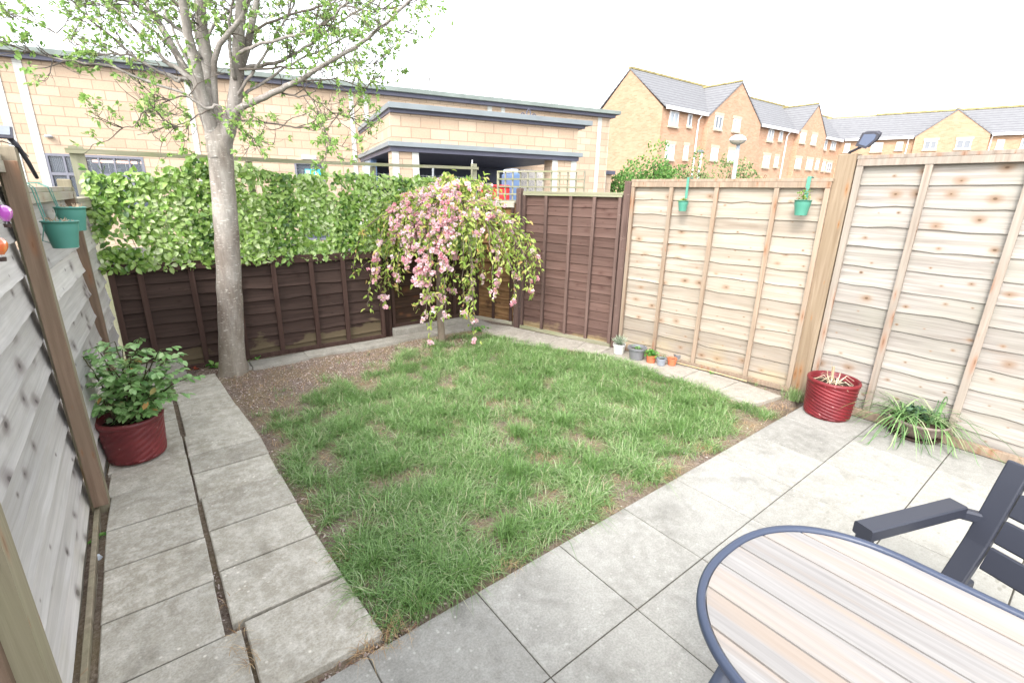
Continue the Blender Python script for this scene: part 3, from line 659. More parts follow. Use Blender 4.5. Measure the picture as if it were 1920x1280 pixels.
# ------------------------------------------------------------------ rose bush in a red pot
def redm(name, a, c):
    w = Mt(name, .42, .45); x = w.ramp(w.noise(6, 5), [(.35, a), (.65, c)]); x = w.mix(w.ramp(w.noise(38, 4), [(.66, 0), (.74, .5)]), x, (.62, .34, .3)); w.col(x); w.bump(w.noise(60, 3), .15, .002); return w.m
m_red = redm('red_glaze', (.11, .008, .012), (.185, .013, .018)); m_red2 = redm('dull_red_glaze', (.105, .017, .02), (.18, .028, .030)); m_potsoil = plain('potting_soil', (.07, .05, .035), .95, .1, .3, 60, bmp=.6)
def red_pot(t, m, h=.28, r=.165, m_=10, k_=250, amp=.0023):
    prof = [(0.0, .0), (r * .84, 0.0), (r * .88, .008), (r * .90, .02)]
    for i in range(96): f = i / 95; prof.append((r * (.90 + .09 * f ** 1.1), .02 + (h - .05) * f))
    prof += [(r * 1.01, h - .028), (r * 1.03, h - .012), (r * 1.0, h), (r * .93, h), (r * .89, h - .012), (r * .87, h - .06), (0, h - .06)]
    nseg = 144
    def fl(a, z, i):
        if 4 <= i <= 98: return amp * math.sin(a * m_ + z * k_)
        return 0
    MB().rnd(.5).lathe(prof, nseg, flute=fl).build('pot', m, t, smooth=True)
    MB().rnd(.5).disc(r * .88, h - .045, amp=.012).build('soil', m_potsoil, t)
m_roseleaf = leafm('rose_leaves', [(0, (.09, .21, .06)), (.35, (.22, .42, .13)), (.7, (.40, .60, .26)), (.92, (.50, .66, .30)), (1, (.66, .38, .14))], .25, .32, .7)
m_stem = plain('green_brown_stem', (.10, .09, .04), .7, .3, .3, 20)
G = gp(262, 862); RB = thing('potted_rose', 'leafy green rose bush in a dull red ribbed pot on the left path', 'potted plant', (G[0], G[1] + .02, .03))
red_pot(RB, m_red2, .25, .155, -14, 170, .0016)
def rose():
    base = np.array([G[0], G[1] + .02, .03]); stm = MB(); P = []; D = []; N = []
    hd = unit(np.array([CF[0], CF[1]]))
    def q(x, y, off):
        o = base[:2] + hd * off; d = ray(x, y); t = ((o - CP[:2]) @ hd) / (d[:2] @ hd); return CP + d * t
    tips = [(215, 640, 0), (262, 632, .05), (300, 655, -.05), (325, 665, .05), (180, 650, .1), (155, 668, 0), (165, 700, .1), (190, 745, -.1), (210, 690, -.12), (245, 670, -.1), (280, 690, -.1), (318, 700, 0), (352, 708, .05), (330, 735, .1), (240, 715, -.14), (215, 760, -.1), (285, 745, -.08), (268, 780, -.12), (205, 775, 0), (175, 765, .05), (230, 655, .12), (190, 670, .12), (280, 660, .15), (255, 700, .12), (300, 720, .1), (225, 725, .1), (195, 715, -.05), (262, 735, .0)]
    for (x, y, of) in tips:
        a = base + np.array([random.uniform(-.03, .03), random.uniform(-.03, .03), .2]); e = q(x, y, of)
        mid = (a + e) / 2 + np.array([0, 0, .02]) + RG.normal(0, .02, 3)
        pts, rr = dens([a, (a + mid) / 2 + RG.normal(0, .008, 3), mid, (mid + e) / 2 + np.array([0, 0, .015]), e], [.006, .005, .004, .003, .002], 3, .002)
        stm.rnd(); stm.tube([tuple(p_ - base) for p_ in pts], rr, 6)
        for i in range(3, len(pts)):
            for s_ in range(2 if i > 6 else 1):
                if RG.random() < .62:
                    d = RG.normal(0, 1, 3); d[2] *= .35; d = unit(d)   # leaf stalk with 3-5 leaflets
                    st0 = pts[i]; L = .06; stm.tube([tuple(st0 - base), tuple(st0 + d * L - base)], .0012, 3, cap=False)
                    sidev = unit(np.cross(d, [0, 0, 1]))
                    for (f, sd_) in ((.45, 1), (.45, -1), (.85, 1), (.85, -1), (1.0, 0)):
                        P.append(st0 + d * L * f); D.append(d * (.6 if sd_ else 1) + sidev * sd_ * .8 + np.array([0, 0, -.12]) + RG.normal(0, .12, 3)); N.append(np.array([0, 0, 1]) + RG.normal(0, .28, 3))
    n = len(P); s_ = RG.uniform(.032, .056, n)
    stm.build('stems', m_stem, RB)
    npmesh('foliage', leaves(P, D, N, s_, s_ * .62, .12, .18, .95, .85), LF, np.clip(RG.normal(.5, .22, n), 0, 1), m_roseleaf, RB, base)
    print('rose', n)
rose()
G = gp(1580, 783)
RP = thing('red_pot', 'bright red ribbed pot with dry dead stems by the tall pale panel', 'pot', (G[0] - .03, G[1] + .10, 0))
red_pot(RP, m_red, .285, .165)
b = MB()
for i in range(22):
    a = random.uniform(0, 2 * PI); l = random.uniform(.08, .17); z = random.uniform(.0, .05); s0 = (random.uniform(-.03, .03), random.uniform(-.03, .03), .235)
    b.rnd().tube([s0, (s0[0] + math.cos(a) * l * .5, s0[1] + math.sin(a) * l * .5, .27 + z), (s0[0] + math.cos(a) * l, s0[1] + math.sin(a) * l, .255 + z * .4)], [.003, .002, .001], 5)
b.tube([(0.03, .02, .23), (.035, .03, .36)], [.009, .008], 6); b.tube([(-.04, 0, .24), (-.06, .02, .42)], [.0015, .0008], 4)
b.build('dead_stems', rndm('dry_stems', [(0, (.35, .25, .15)), (1, (.68, .58, .44))]), RP)

# ------------------------------------------------------------------ spider grass bowl
G = gp(1730, 822); BW = thing('planter_bowl', 'low brown bowl with dark saucer and arching grassy leaves', 'planter', (G[0] - .0, G[1] + .05, 0))
m_bowl = plain('taupe_plastic', (.24, .19, .16), .55, .4, .12, 8); m_sau = plain('dark_saucer', (.07, .045, .035), .5, .4)
MB().rnd().lathe([(0, .018), (.09, .018), (.11, .03), (.145, .07), (.165, .115), (.172, .118), (.175, .135), (.166, .137), (.155, .115), (0, .112)], 48).build('bowl', m_bowl, BW, smooth=True)
MB().rnd().lathe([(0, 0), (.115, 0), (.145, .022), (.14, .024), (.11, .012), (0, .01)], 48).build('saucer', m_sau, BW, smooth=True)
MB().rnd().disc(.155, .12, amp=.012).build('soil', m_potsoil, BW)
def straps(n, spread, L0, L1, w, cx, wh=.12, droop=1.0, zmax=None):
    K = 6; V = np.zeros((n, K * 2 + 1, 3))
    for i in range(n):
        c = cx[i % len(cx)]; a = RG.uniform(0, 2 * PI); L = RG.uniform(L0, L1); el = RG.uniform(.25, 1.15); d = np.array([math.cos(a) * math.cos(el), math.sin(a) * math.cos(el), math.sin(el)]); p = np.array([c[0] + RG.normal(0, .012), c[1] + RG.normal(0, .012), wh])
        sd_ = unit(np.cross(d, [0, 0, 1])); ww = w * RG.uniform(.7, 1.2)
        for k in range(K):
            V[i, 2 * k] = p + sd_ * ww * (1 - k / K * .6); V[i, 2 * k + 1] = p - sd_ * ww * (1 - k / K * .6)
            d = unit(d + np.array([0, 0, -.30 * droop * RG.uniform(.7, 1.3)])); p = p + d * L / K
            if p[2] < .006: p[2] = .006 + RG.uniform(0, .01); d[2] = 0
            if zmax is not None and c is not None: p[0] = min(p[0], zmax)
        V[i, 2 * K] = p
    F = [(2 * k, 2 * k + 1, 2 * k + 3, 2 * k + 2) for k in range(K - 1)] + [(2 * K - 2, 2 * K - 1, 2 * K)]
    return V, F
m_strap = leafm('strap_leaves', [(0, (.06, .13, .04)), (.4, (.13, .27, .08)), (.8, (.26, .43, .16)), (1, (.46, .52, .30))], .3, .4, .5)
V, F = straps(165, 1, .24, .52, .0045, [(-.06, .075), (.03, -.09), (-.05, .08), (-.02, -.05), (.05, .03)], .13, 1.15, 3.655 - (G[0]))
npmesh('grassy_leaves', V, F, RG.random(165), m_strap, BW)
n = 170; a = RG.uniform(0, 2 * PI, n); rr_ = RG.uniform(0, .075, n); P_ = np.stack([rr_ * np.cos(a) + .02, rr_ * np.sin(a) + .02, RG.uniform(.12, .19, n)], 1)
npmesh('clover_leaves', leaves(P_, RG.normal(0, 1, (n, 3)) * np.array([1, 1, .2]), np.tile([0, 0, 1.], (n, 1)) + RG.normal(0, .3, (n, 3)), .03, .028, .1, .2), LF, RG.random(n), leafm('dark_leaves', [(0, (.02, .05, .03)), (.6, (.05, .10, .06)), (1, (.12, .22, .12))], .15, .35, .6), BW)

# ------------------------------------------------------------------ row of small pots
def small_pot(name, label, px, r, h, m, group, rim=.008, double=False):
    g_ = gp(px[0], px[1], .02); t = thing(name, label, 'plant pot', (g_[0], g_[1], .021), 0, group)
    R0 = r * .78
    prof = [(0, 0), (R0, 0), (R0 + .001, .003), (r * .97, h * .78), (r * 1.0, h * .79), (r * 1.03, h), (r * 1.05, h + .002), (r * 1.05, h - rim), (r * 1.12, h - rim), (r * 1.12, h + .004), (r * .98, h + .004), (r * .93, h - .01), (r * .9, h * .72), (0, h * .72)] if double else [(0, 0), (R0, 0), (R0 + .001, .003), (r * .94, h * .74), (r * 1.0, h * .76), (r * 1.02, h), (r * .95, h), (r * .9, h - .01), (r * .86, h * .7), (0, h * .7)]
    MB().rnd(.5).lathe(prof, 36).build('pot', m, t, smooth=False)
    MB().rnd(.5).disc(r * .88, h * .78, 16, amp=.006).build('soil', m_potsoil, t); return t
GRP = 'small pots in a row on the side path'
m_white = plain('off_white_plastic', (.62, .62, .58), .5, .4, .06, 8); m_gpot = plain('grey_plastic', (.19, .19, .20), .5, .4, .08, 8); m_terra = plain('terracotta_plastic', (.62, .17, .08), .55, .35, .08, 8); m_gp2 = plain('light_grey_plastic', (.26, .28, .32), .5, .4, .06, 8)
t = small_pot('plant_pot', 'off white pot with silvery lavender, leftmost of the small pots', (1160, 662), .062, .10, m_white, GRP)
n = 260; a = RG.uniform(0, 2 * PI, n); el = RG.uniform(.5, 1.5, n); D_ = np.stack([np.cos(a) * np.cos(el), np.sin(a) * np.cos(el), np.sin(el)], 1); P_ = D_ * RG.uniform(.0, .07, (n, 1)) + np.array([0, 0, .085])
npmesh('foliage', leaves(P_, D_, rdir(n), RG.uniform(.03, .055, n), .006, .1, .1), LF, RG.random(n), leafm('silver_leaves', [(0, (.16, .22, .13)), (.6, (.34, .42, .30)), (1, (.55, .58, .48))], .2, .7, .2), t)
t = small_pot('plant_pot', 'large dark grey pot with a wide rim, second in the row', (1193, 672), .082, .115, m_gpot, GRP, .016, True)
n = 40; P_ = np.stack([RG.normal(0, .025, n), RG.normal(0, .025, n), RG.uniform(.09, .12, n)], 1)
m_mint = leafm('bright_leaves', [(0, (.06, .22, .03)), (.5, (.14, .38, .06)), (1, (.30, .52, .14))], .3, .45, .4)
npmesh('foliage', leaves(P_, rdir(n) * np.array([1, 1, .4]), np.tile([0, 0, 1.], (n, 1)), .02, .014), LF, RG.random(n), m_mint, t)
t = small_pot('plant_pot', 'terracotta coloured pot overflowing with bright green leaves', (1220, 679), .048, .075, m_terra, GRP)
n = 150; a = RG.uniform(0, 2 * PI, n); rr_ = RG.uniform(0, .06, n); P_ = np.stack([rr_ * np.cos(a) - .01, rr_ * np.sin(a), RG.uniform(.065, .12, n)], 1)
npmesh('foliage', leaves(P_, RG.normal(0, 1, (n, 3)) * np.array([1, 1, .5]), np.tile([0, 0, 1.], (n, 1)) + RG.normal(0, .4, (n, 3)), RG.uniform(.018, .03, n), .018), LF, RG.random(n), m_mint, t)
t = small_pot('plant_pot', 'light grey square rimmed pot between the two terracotta ones', (1239, 684), .044, .068, m_gp2, GRP)
n = 26; a = RG.uniform(0, 2 * PI, n); P_ = np.stack([.02 * np.cos(a), .02 * np.sin(a), np.full(n, .06)], 1)
npmesh('foliage', leaves(P_, np.stack([np.cos(a) * .3, np.sin(a) * .3, np.ones(n)], 1), rdir(n), RG.uniform(.04, .08, n), .003), LF, RG.random(n), m_strap, t)
t = small_pot('plant_pot', 'empty terracotta coloured pot at the right end of the row', (1259, 684), .043, .07, m_terra, GRP)
small_pot('plant_pot', 'small dark pot half hidden behind the right end terracotta pot', (1270, 676), .036, .065, m_gpot, GRP)
# cane lying along the fence foot
A_ = gp(1262, 678, .03); B_ = gp(1400, 714, .03)
b = MB().rnd(); b.tube([(1 * A_[0], A_[1], .03), ((A_[0] + B_[0]) / 2, (A_[1] + B_[1]) / 2, .033), (B_[0], B_[1], .028)], .005, 6)
tag(b.build('garden_cane', plain('bamboo', (.55, .42, .24), .6, .3, .1, 30)), 'thin bamboo cane lying along the foot of the pale fence', 'cane')
# ------------------------------------------------------------------ table
def tablem():
    w = Mt('greyed_teak', .6, .3); rn = w.rnd(); cv = w.n('CombineXYZ'); w.l(w.math('MULTIPLY', rn, 23.0), cv.inputs[0]); w.l(w.math('MULTIPLY', rn, 41.0), cv.inputs[1])
    g = w.noise(1, 6, w.mapped((75, 2.4, 4), cv.outputs[0]), .65, .4); g2 = w.noise(1, 4, w.mapped((16, .9, 2), cv.outputs[0]), .5, .8)
    x = w.ramp(g, [(.3, (.235, .22, .21)), (.55, (.305, .29, .275)), (.75, (.36, .345, .325))])
    x = w.mix(w.math('MULTIPLY', w.ramp(g2, [(.46, 0), (.68, 1)]), .6), x, (.36, .275, .205))
    v = w.math('ADD', w.math('MULTIPLY', rn, .18), .86); x = w.mix(1, x, w.ramp(v, [(0, 0), (1, 1.0)]), 'MULTIPLY')
    w.col(x); w.bump(g, .25, .002); return w.m
m_table = tablem()
def metalm(name, c):
    w = Mt(name, .38, .5); w.col(c); w.bump(w.noise(400, 2), .06, .001); return w.m
m_rim = metalm('blue_grey_painted_metal', (.042, .055, .092)); m_chair = metalm('charcoal_painted_metal', (.030, .033, .046))
TX, TY0, TY1, TZ, HW, SE = .685, -.815, -2.45, .65, .335, .30
TA = thing('garden_table', 'oval garden table with greyed teak slats and a blue grey metal rim', 'table', (TX, (TY0 + TY1) / 2, 0))
YC = (TY0 + TY1) / 2; HL = (TY0 - TY1) / 2
def yend(x, hw=HW, hl=HL):     # half length of the outline at cross position x
    q = min(abs(x) / hw, 1); return hl - SE * (1 - (1 - q ** 2.35) ** (1 / 2.1))
joints = [-.335, -.245, -.150, -.055, .042, .135, .232, .335]
tp_ = MB()
for k in range(7):
    x0 = joints[k] + .0028; x1 = joints[k + 1] - .0028
    if k == 0: x0 = -HW + .012
    if k == 6: x1 = HW - .012
    n = 9; tp_.rnd(); vs = []
    xs = [x0 + (x1 - x0) * i / (n - 1) for i in range(n)]
    for x in xs:
        ye = yend(x, HW - .011, HL - .011)
        for (yy, zz) in ((ye, TZ - .006), (ye, TZ - .034), (-ye, TZ - .034), (-ye, TZ - .006)): vs.append((x, yy, zz))
    fs = []
    for i in range(n - 1):
        a = i * 4
        for j in range(4): c = (j + 1) % 4; fs.append((a + c, a + j, a + 4 + j, a + 4 + c))
    fs += [(0, 1, 2, 3), ((n - 1) * 4 + 3, (n - 1) * 4 + 2, (n - 1) * 4 + 1, (n - 1) * 4)]
    tp_.add(vs, fs)
tp_.build('tabletop', m_table, TA)
# rim swept round the outline
ol = []
N_ = 60
for i in range(N_ + 1):
    x = -HW * math.cos(PI * i / N_); ol.append((x, yend(x)))
ol += [(-x, -y) for x, y in ol[1:-1]] if False else [(x, -y) for x, y in reversed(ol)]
rv = []; prof = [(-.010, -.022), (.002, -.024), (.009, -.014), (.009, -.003), (.004, .003), (-.004, .003), (-.010, -.002)]
m_ = len(ol)
for i in range(m_):
    p0 = ol[i - 1]; p1 = ol[(i + 1) % m_]; tx, ty = p1[0] - p0[0], p1[1] - p0[1]; L_ = math.hypot(tx, ty) or 1; nx_, ny_ = -ty / L_, tx / L_
    for (a, z) in prof: rv.append((ol[i][0] + nx_ * a, ol[i][1] + ny_ * a, TZ + z))
k_ = len(prof); fs = [(i * k_ + j, i * k_ + (j + 1) % k_, ((i + 1) % m_) * k_ + (j + 1) % k_, ((i + 1) % m_) * k_ + j) for i in range(m_) for j in range(k_)]
MB().rnd().add(rv, fs).build('rim', m_rim, TA, smooth=True)
for yy in (HL - .25, 0, -HL + .25): MB().rnd().box(-.30, .30, yy - .02, yy + .02, TZ - .06, TZ - .0345).build('crossbar', m_rim, TA)
for sx in (-1, 1):
    for sy in (1, -1):
        MB().rnd().tube([(sx * .235, sy * (HL - .16), TZ - .03), (sx * .305, sy * (HL - .03), 0)], [.020, .016], 16).build('leg', m_rim, TA, smooth=True)
# ------------------------------------------------------------------ chair : local +x = backwards (away from the table), local y = across
AX = np.array([.935, -.355]); AX /= np.linalg.norm(AX)
CHR = thing('garden_chair', 'charcoal slatted metal garden armchair beside the table', 'chair', (1.185, -.990, 0), math.atan2(AX[1], AX[0]))
# local frame: origin under the arm's front end; arm runs +x ; seat lies towards local -y
def rbar(a, b_, w, h, up=(0, 0, 1), bev=.006):
    mb = MB().rnd(); a = Vector(a); b_ = Vector(b_); d = (b_ - a).normalized(); up = Vector(up); x = d.cross(up).normalized(); y = x.cross(d).normalized()
    ring = [(-w / 2 + bev, -h / 2), (w / 2 - bev, -h / 2), (w / 2, -h / 2 + bev), (w / 2, h / 2 - bev), (w / 2 - bev, h / 2), (-w / 2 + bev, h / 2), (-w / 2, h / 2 - bev), (-w / 2, -h / 2 + bev)]
    vs = [tuple(a + x * u + y * v) for u, v in ring] + [tuple(b_ + x * u + y * v) for u, v in ring]
    mb.add(vs, [(k, (k + 1) % 8, 8 + (k + 1) % 8, 8 + k) for k in range(8)] + [tuple(range(7, -1, -1)), tuple(range(8, 16))]); return mb
CW = .56; AZ = .588
for yy in (0, -CW):
    s_ = 1 if yy == 0 else -1
    rbar((-.02, yy, AZ - .008), (.385, yy, AZ - .004), .056, .040, (0, 0, 1), .004).build('armrest', m_chair, CHR)
    rbar((.0, yy, AZ - .030), (.385, yy, AZ - .030), .034, .010).build('arm_rail', m_chair, CHR)
    rbar((-.002, yy, AZ - .02), (-.02, yy, 0), .04, .036, (1, 0, 0)).build('front_leg', m_chair, CHR)
    rbar((.43, yy - s_ * .055, .34), (.475, yy - s_ * .055, 0), .045, .04, (1, 0, 0)).build('rear_leg', m_chair, CHR)
    rbar((.385, yy - s_ * .01, AZ - .015), (.425, yy - s_ * .045, AZ - .018), .03, .035).build('arm_bracket', m_chair, CHR)
    mb = MB().rnd(); pr = [(.335, .33), (.345, .37), (.372, .43), (.402, .50), (.424, .57), (.462, .70), (.482, .765)]; vs = []
    yc = yy - s_ * .068
    for i, (x, z) in enumerate(pr):
        x0, z0 = pr[max(i - 1, 0)]; x1, z1 = pr[min(i + 1, len(pr) - 1)]; tx, tz = x1 - x0, z1 - z0; l_ = math.hypot(tx, tz); nx_, nz_ = tz / l_ * .013, -tx / l_ * .013; e = .006
        wv = .03
        for (u, k2) in ((-wv, -1), (wv, -1), (wv, 1), (-wv, 1)): vs.append((x + nx_ * k2, yc + u, z + nz_ * k2))
    fs = [(i * 4 + j, i * 4 + (j + 1) % 4, i * 4 + 4 + (j + 1) % 4, i * 4 + 4 + j) for i in range(len(pr) - 1) for j in range(4)] + [(3, 2, 1, 0), (24, 25, 26, 27)]
    o = mb.add(vs, fs).build('back_upright', m_chair, CHR); bv = o.modifiers.new('bevel', 'BEVEL'); bv.width = .005; bv.segments = 2
for k in range(4):
    zc = .735 - k * .088; xs_ = .476 - (.735 - zc) * .30
    rbar((xs_, -.102, zc), (xs_, -CW + .102, zc), .018, .078, (.29, 0, 1), .005).build('back_slat', m_chair, CHR)
rbar((.345, -.03, .335), (.345, -CW + .03, .335), .03, .03).build('seat_rail', m_chair, CHR)
rbar((.0, -.02, .335), (.0, -CW + .02, .335), .03, .03).build('seat_rail', m_chair, CHR)
for yy in (-.02, -CW + .02): rbar((.0, yy, .335), (.43, yy * .9 - .02, .335), .03, .034).build('side_rail', m_chair, CHR)
for k in range(5): rbar((.045 + k * .066, -.04, .358), (.045 + k * .066, -CW + .04, .358), .058, .014, (0, 0, 1), .004).build('seat_slat', m_chair, CHR)

# ------------------------------------------------------------------ hanging pots, ornaments, solar lights
m_teal = plain('green_enamel', (.075, .26, .21), .4, .5, .06, 6); m_mint2 = plain('mint_enamel', (.07, .25, .18), .42, .5, .06, 6)
def bucket(t, c, r, h, m, strap=None, wire=None, dead=False, plant=None):
    prof = [(0, 0), (r * .70, 0)]
    for i in range(9): f = i / 8; prof.append((r * (.70 + .28 * f) + (.0012 if i in (5, 6) else 0), h * f * .97 + .001))
    prof += [(r * 1.03, h * .975), (r * 1.04, h), (r * .98, h + .002), (r * .93, h - .004), (r * .88, h * .8), (0, h * .8)]
    MB().rnd(.5).lathe(prof, 40, c).build('bucket', m, t, smooth=True)
    b = MB().rnd(.5); b.disc(r * .9, h * .84, 16, amp=.006); b.v = [(x + c[0], y + c[1], z + c[2]) for x, y, z in b.v]; b.build('soil', m_potsoil, t)
# right hand mint buckets on strap hooks : fence plane mid panel
A2, B2 = (3.435, 1.775), (3.685, .205)
dirm = unit(np.array([A2[0] - B2[0], A2[1] - B2[1]])); nrm = np.array([-abs(dirm[1]), -dirm[0] * -1 * 0 - .158]); nrm = unit(np.array([-(A2[1] - B2[1]), (A2[0] - B2[0])]))
for (px, top, bot, r, h, lab) in ((1285, (1295, 328), (1285, 400), .044, .085, 'smaller mint green bucket of sedum hung on the pale panel'), (1508, (1520, 323), (1508, 408), .058, .108, 'larger mint green bucket with small pink flowers hung on the pale panel')):
    q = lp(top[0], 340, (A2[0], A2[1]), B2); q2 = q[:2] + nrm * .05
    ce = np.array([q[0], q[1]]) + nrm * (.052 + r)
    t = thing('hanging_bucket', lab, 'hanging pot', (ce[0], ce[1], 0), math.atan2(-nrm[1], -nrm[0]), 'green hanging buckets')
    # local +x points to the fence
    zc = None
    d = ray(px, bot[1] - 4); tt = np.linalg.norm(ce - CP[:2]) / np.linalg.norm(d[:2]); zb = CP[2] + d[2] * tt
    bucket(t, (0, 0, zb), r, h, m_mint2)
    w = .022 if r < .05 else .027
    b = MB().rnd(); xf = .052 + r
    b.box(xf - .056, xf - .053, -w / 2, w / 2, zb + h * .3, 1.683, .0008); b.box(xf - .056, xf + .018, -w / 2, w / 2, 1.683, 1.6862, .0008); b.box(xf + .018, xf + .021, -w / 2, w / 2, 1.65, 1.6862, .0008)
    b.build('strap_hook', m_mint2, t)
    n = 90 if r < .05 else 120; a = RG.uniform(0, 2 * PI, n); rr_ = RG.uniform(0, r * .85, n); hh = (.012, .03) if r < .05 else (.02, .09)
    P_ = np.stack([rr_ * np.cos(a), rr_ * np.sin(a), zb + h * .82 + RG.uniform(0, 1, n) ** 1.5 * hh[1]], 1)
    npmesh('foliage', leaves(P_, rdir(n) * np.array([1, 1, .5]) + np.array([0, 0, .5]), rdir(n), RG.uniform(.012, .026, n), .010), LF, RG.random(n), leafm('mixed_small_leaves', [(0, (.08, .16, .03)), (.5, (.22, .36, .06)), (.8, (.40, .48, .12)), (.9, (.42, .12, .12)), (1, (.6, .2, .25))], .3, .5, .4), t)
# left teal buckets on wire hooks
for (px, py, r, h, lab, yo) in ((124, 464, .064, .115, 'nearer teal green bucket of dry stems hung on the left fence', 0), (141, 432, .064, .115, 'farther teal green bucket hung on the left fence behind the dry one', 1)):
    base = (-.62, 2.02 if yo == 0 else 2.42)
    d = ray(px, py); # choose distance so that the bucket hangs a little in front of the fence
    xp = -.640 if yo == 0 else -.625
    tt = (xp - CP[0]) / d[0]; c = CP + d * tt
    t = thing('hanging_bucket', lab, 'hanging pot', (c[0], c[1], 0), 0, 'green hanging buckets')
    bucket(t, (0, 0, c[2]), r, h, m_teal)
    b = MB().rnd()
    for s_ in (-.05, .05):
        xw = -.72 - c[0]
        b.tube([(-r * .7, s_ * .7, c[2] + h), (-r * .9, s_, 1.50), (xw - .0, s_, 1.522), (xw - .045, s_, 1.518), (xw - .05, s_, 1.47)], .0022, 6)
    b.tube([(-r * .75, -.055, c[2] + h * .9), (-r * 1.05, -.03, c[2] + h * .3), (-r * .6, .03, c[2] + h * .12), (-r * .5, .05, c[2] + .01)], .0018, 6)
    b.build('wire_hook', m_teal, t)
    b = MB()
    for i in range(30):
        a = random.uniform(0, 2 * PI); q = random.uniform(0, r * .7); b.rnd().tube([(math.cos(a) * q, math.sin(a) * q, c[2] + h * .8), (math.cos(a + 1) * (q + .02), math.sin(a + 1) * q, c[2] + h + random.uniform(-.01, .02))], .0018, 4)
    b.build('dry_stems', rndm('dry_stems_b', [(0, (.3, .2, .12)), (1, (.6, .48, .34))]), t)
# glass balloon ornaments
def glassm(name, c):
    w = Mt(name, .08, .6); w.col(w.ramp(w.noise(12, 3), [(.35, c), (.65, tuple(min(1, q * 1.6 + .05) for q in c))])); w.b.inputs['Transmission Weight'].default_value = .35; w.b.inputs['Coat Weight'].default_value = .6; return w.m
for (px, py, lab, c) in ((7, 397, 'purple glass balloon ornament hanging on the left fence', (.42, .05, .42)), (-4, 458, 'orange glass balloon ornament at the left edge, lower than the purple one', (.80, .12, .01))):
    d = ray(px, py); tt = (-.705 - CP[0]) / d[0]; q = CP + d * tt
    t = thing('balloon_ornament', lab, 'ornament', (q[0], q[1], q[2]), 0, 'glass balloon ornaments')
    r = .021; prof = [(.0, r * 1.0)] + [(r * math.sin(PI * i / 14) * (1 if i < 7 else 1 - .12 * (i - 7) / 7), r * math.cos(PI * i / 14)) for i in range(1, 7)] + [(r * 1.0, 0), (r * .93, -r * .45), (r * .72, -r * .9), (r * .45, -r * 1.25), (r * .36, -r * 1.4)]
    MB().rnd().lathe(prof, 28).build('balloon', glassm('glass_' + ('purple' if c[2] > .1 else 'orange'), c), t, smooth=True)
    m_ = plain('dark_bronze', (.06, .035, .03), .4, .5)
    MB().rnd().lathe([(0, -r * 2.3), (r * .42, -r * 2.3), (r * .48, -r * 1.75), (r * .44, -r * 1.75), (r * .4, -r * 2.2), (0, -r * 2.2)], 16).build('basket', m_, t)
    b = MB().rnd()
    for k in range(4): a = k * PI / 2; b.tube([(r * .36 * math.cos(a), r * .36 * math.sin(a), -r * 1.38), (r * .46 * math.cos(a), r * .46 * math.sin(a), -r * 1.78)], .0008, 4)
    b.tube([(0, 0, r), (-.01, .0, 1.60 - q[2]), (-.04, 0, 1.635 - q[2])], .0012, 5)
    b.build('cord', plain('cord', (.6, .6, .58), .7, .2), t)
# solar lights
m_solar = Mt('solar_panel', .15, .7); m_solar.col((.05, .07, .13)); m_solar = m_solar.m; m_blackp = plain('black_plastic', (.035, .033, .045), .45, .5, .05); m_led = plain('grey_lens', (.35, .37, .38), .3, .5)
t = thing('solar_light', 'flat black solar light on a drooping arm fixed to the left post', 'solar light', (-.735, 1.535, 1.66), 0, 'solar lights')
q0 = lp(0, 268, (-.74, 0), (-.74, 1)); 
rbar((-.17, .0, .045), (.035, .01, .045), .10, .014, (-.02, -.50, 1)).build('lamp_head', m_blackp, t)
rbar((-.16, -.0036, .0532), (.028, .0064, .0532), .085, .0015, (-.02, -.50, 1), .0005).build('solar_cell', plain('pale_solar_cell', (.20, .22, .24), .2, .6), t)
MB().rnd().tube([(.02, .02, .025), (.035, .03, .0), (.05, .075, -.06), (.06, .12, -.12)], [.010, .009, .008, .007], 10).build('arm', m_blackp, t, smooth=True)
MB().rnd().tube([(-.09, -.01, .0), (0, .0, .012), (.04, .02, -.005), (.06, .03, -.04)], .002, 6).build('cable', m_blackp, t)
P0 = lp(1600, 290, (3.66, .1), (3.66, 1)); 
t = thing('solar_light', 'flat black solar lamp on a short arm above the thick right post', 'solar light', (3.715, .115, 1.835), 0, 'solar lights')
mb = MB().rnd(); pts = [lp(x, y, (3.63, 0), (3.63, 1)) for x, y in ((1605, 273), (1623, 278), (1642, 262), (1647, 252), (1642, 249), (1618, 250))]
loc = np.array([3.715, .115, 1.835]); th = np.array([.028, 0, .0])
vs = [tuple(p - loc) for p in pts] + [tuple(p - loc + np.array([.055, .0, .012])) for p in pts]; n6 = 6
mb.add(vs, [tuple(range(6)), tuple(range(11, 5, -1))] + [(k, (k + 1) % 6, 6 + (k + 1) % 6, 6 + k) for k in range(6)])
o = mb.build('lamp_head', m_blackp, t); bv = o.modifiers.new('bevel', 'BEVEL'); bv.width = .004; bv.segments = 2
ce = sum(pts) / 6; pi_ = [ce + (p - ce) * .8 - np.array([.0035, 0, 0]) for p in pts]
mb = MB().rnd(); mb.add([tuple(p - loc) for p in pi_] + [tuple(p - loc + np.array([.003, 0, 0])) for p in pi_], [tuple(range(6)), tuple(range(11, 5, -1))] + [(k, (k + 1) % 6, 6 + (k + 1) % 6, 6 + k) for k in range(6)]); mb.build('solar_cell', m_solar, t)
a1 = lp(1614, 276, (3.65, 0), (3.65, 1)) - loc; MB().rnd().tube([(0, 0, -.01), (-.03, .0, .01), tuple(a1)], .009, 10).build('arm', m_blackp, t, smooth=True)

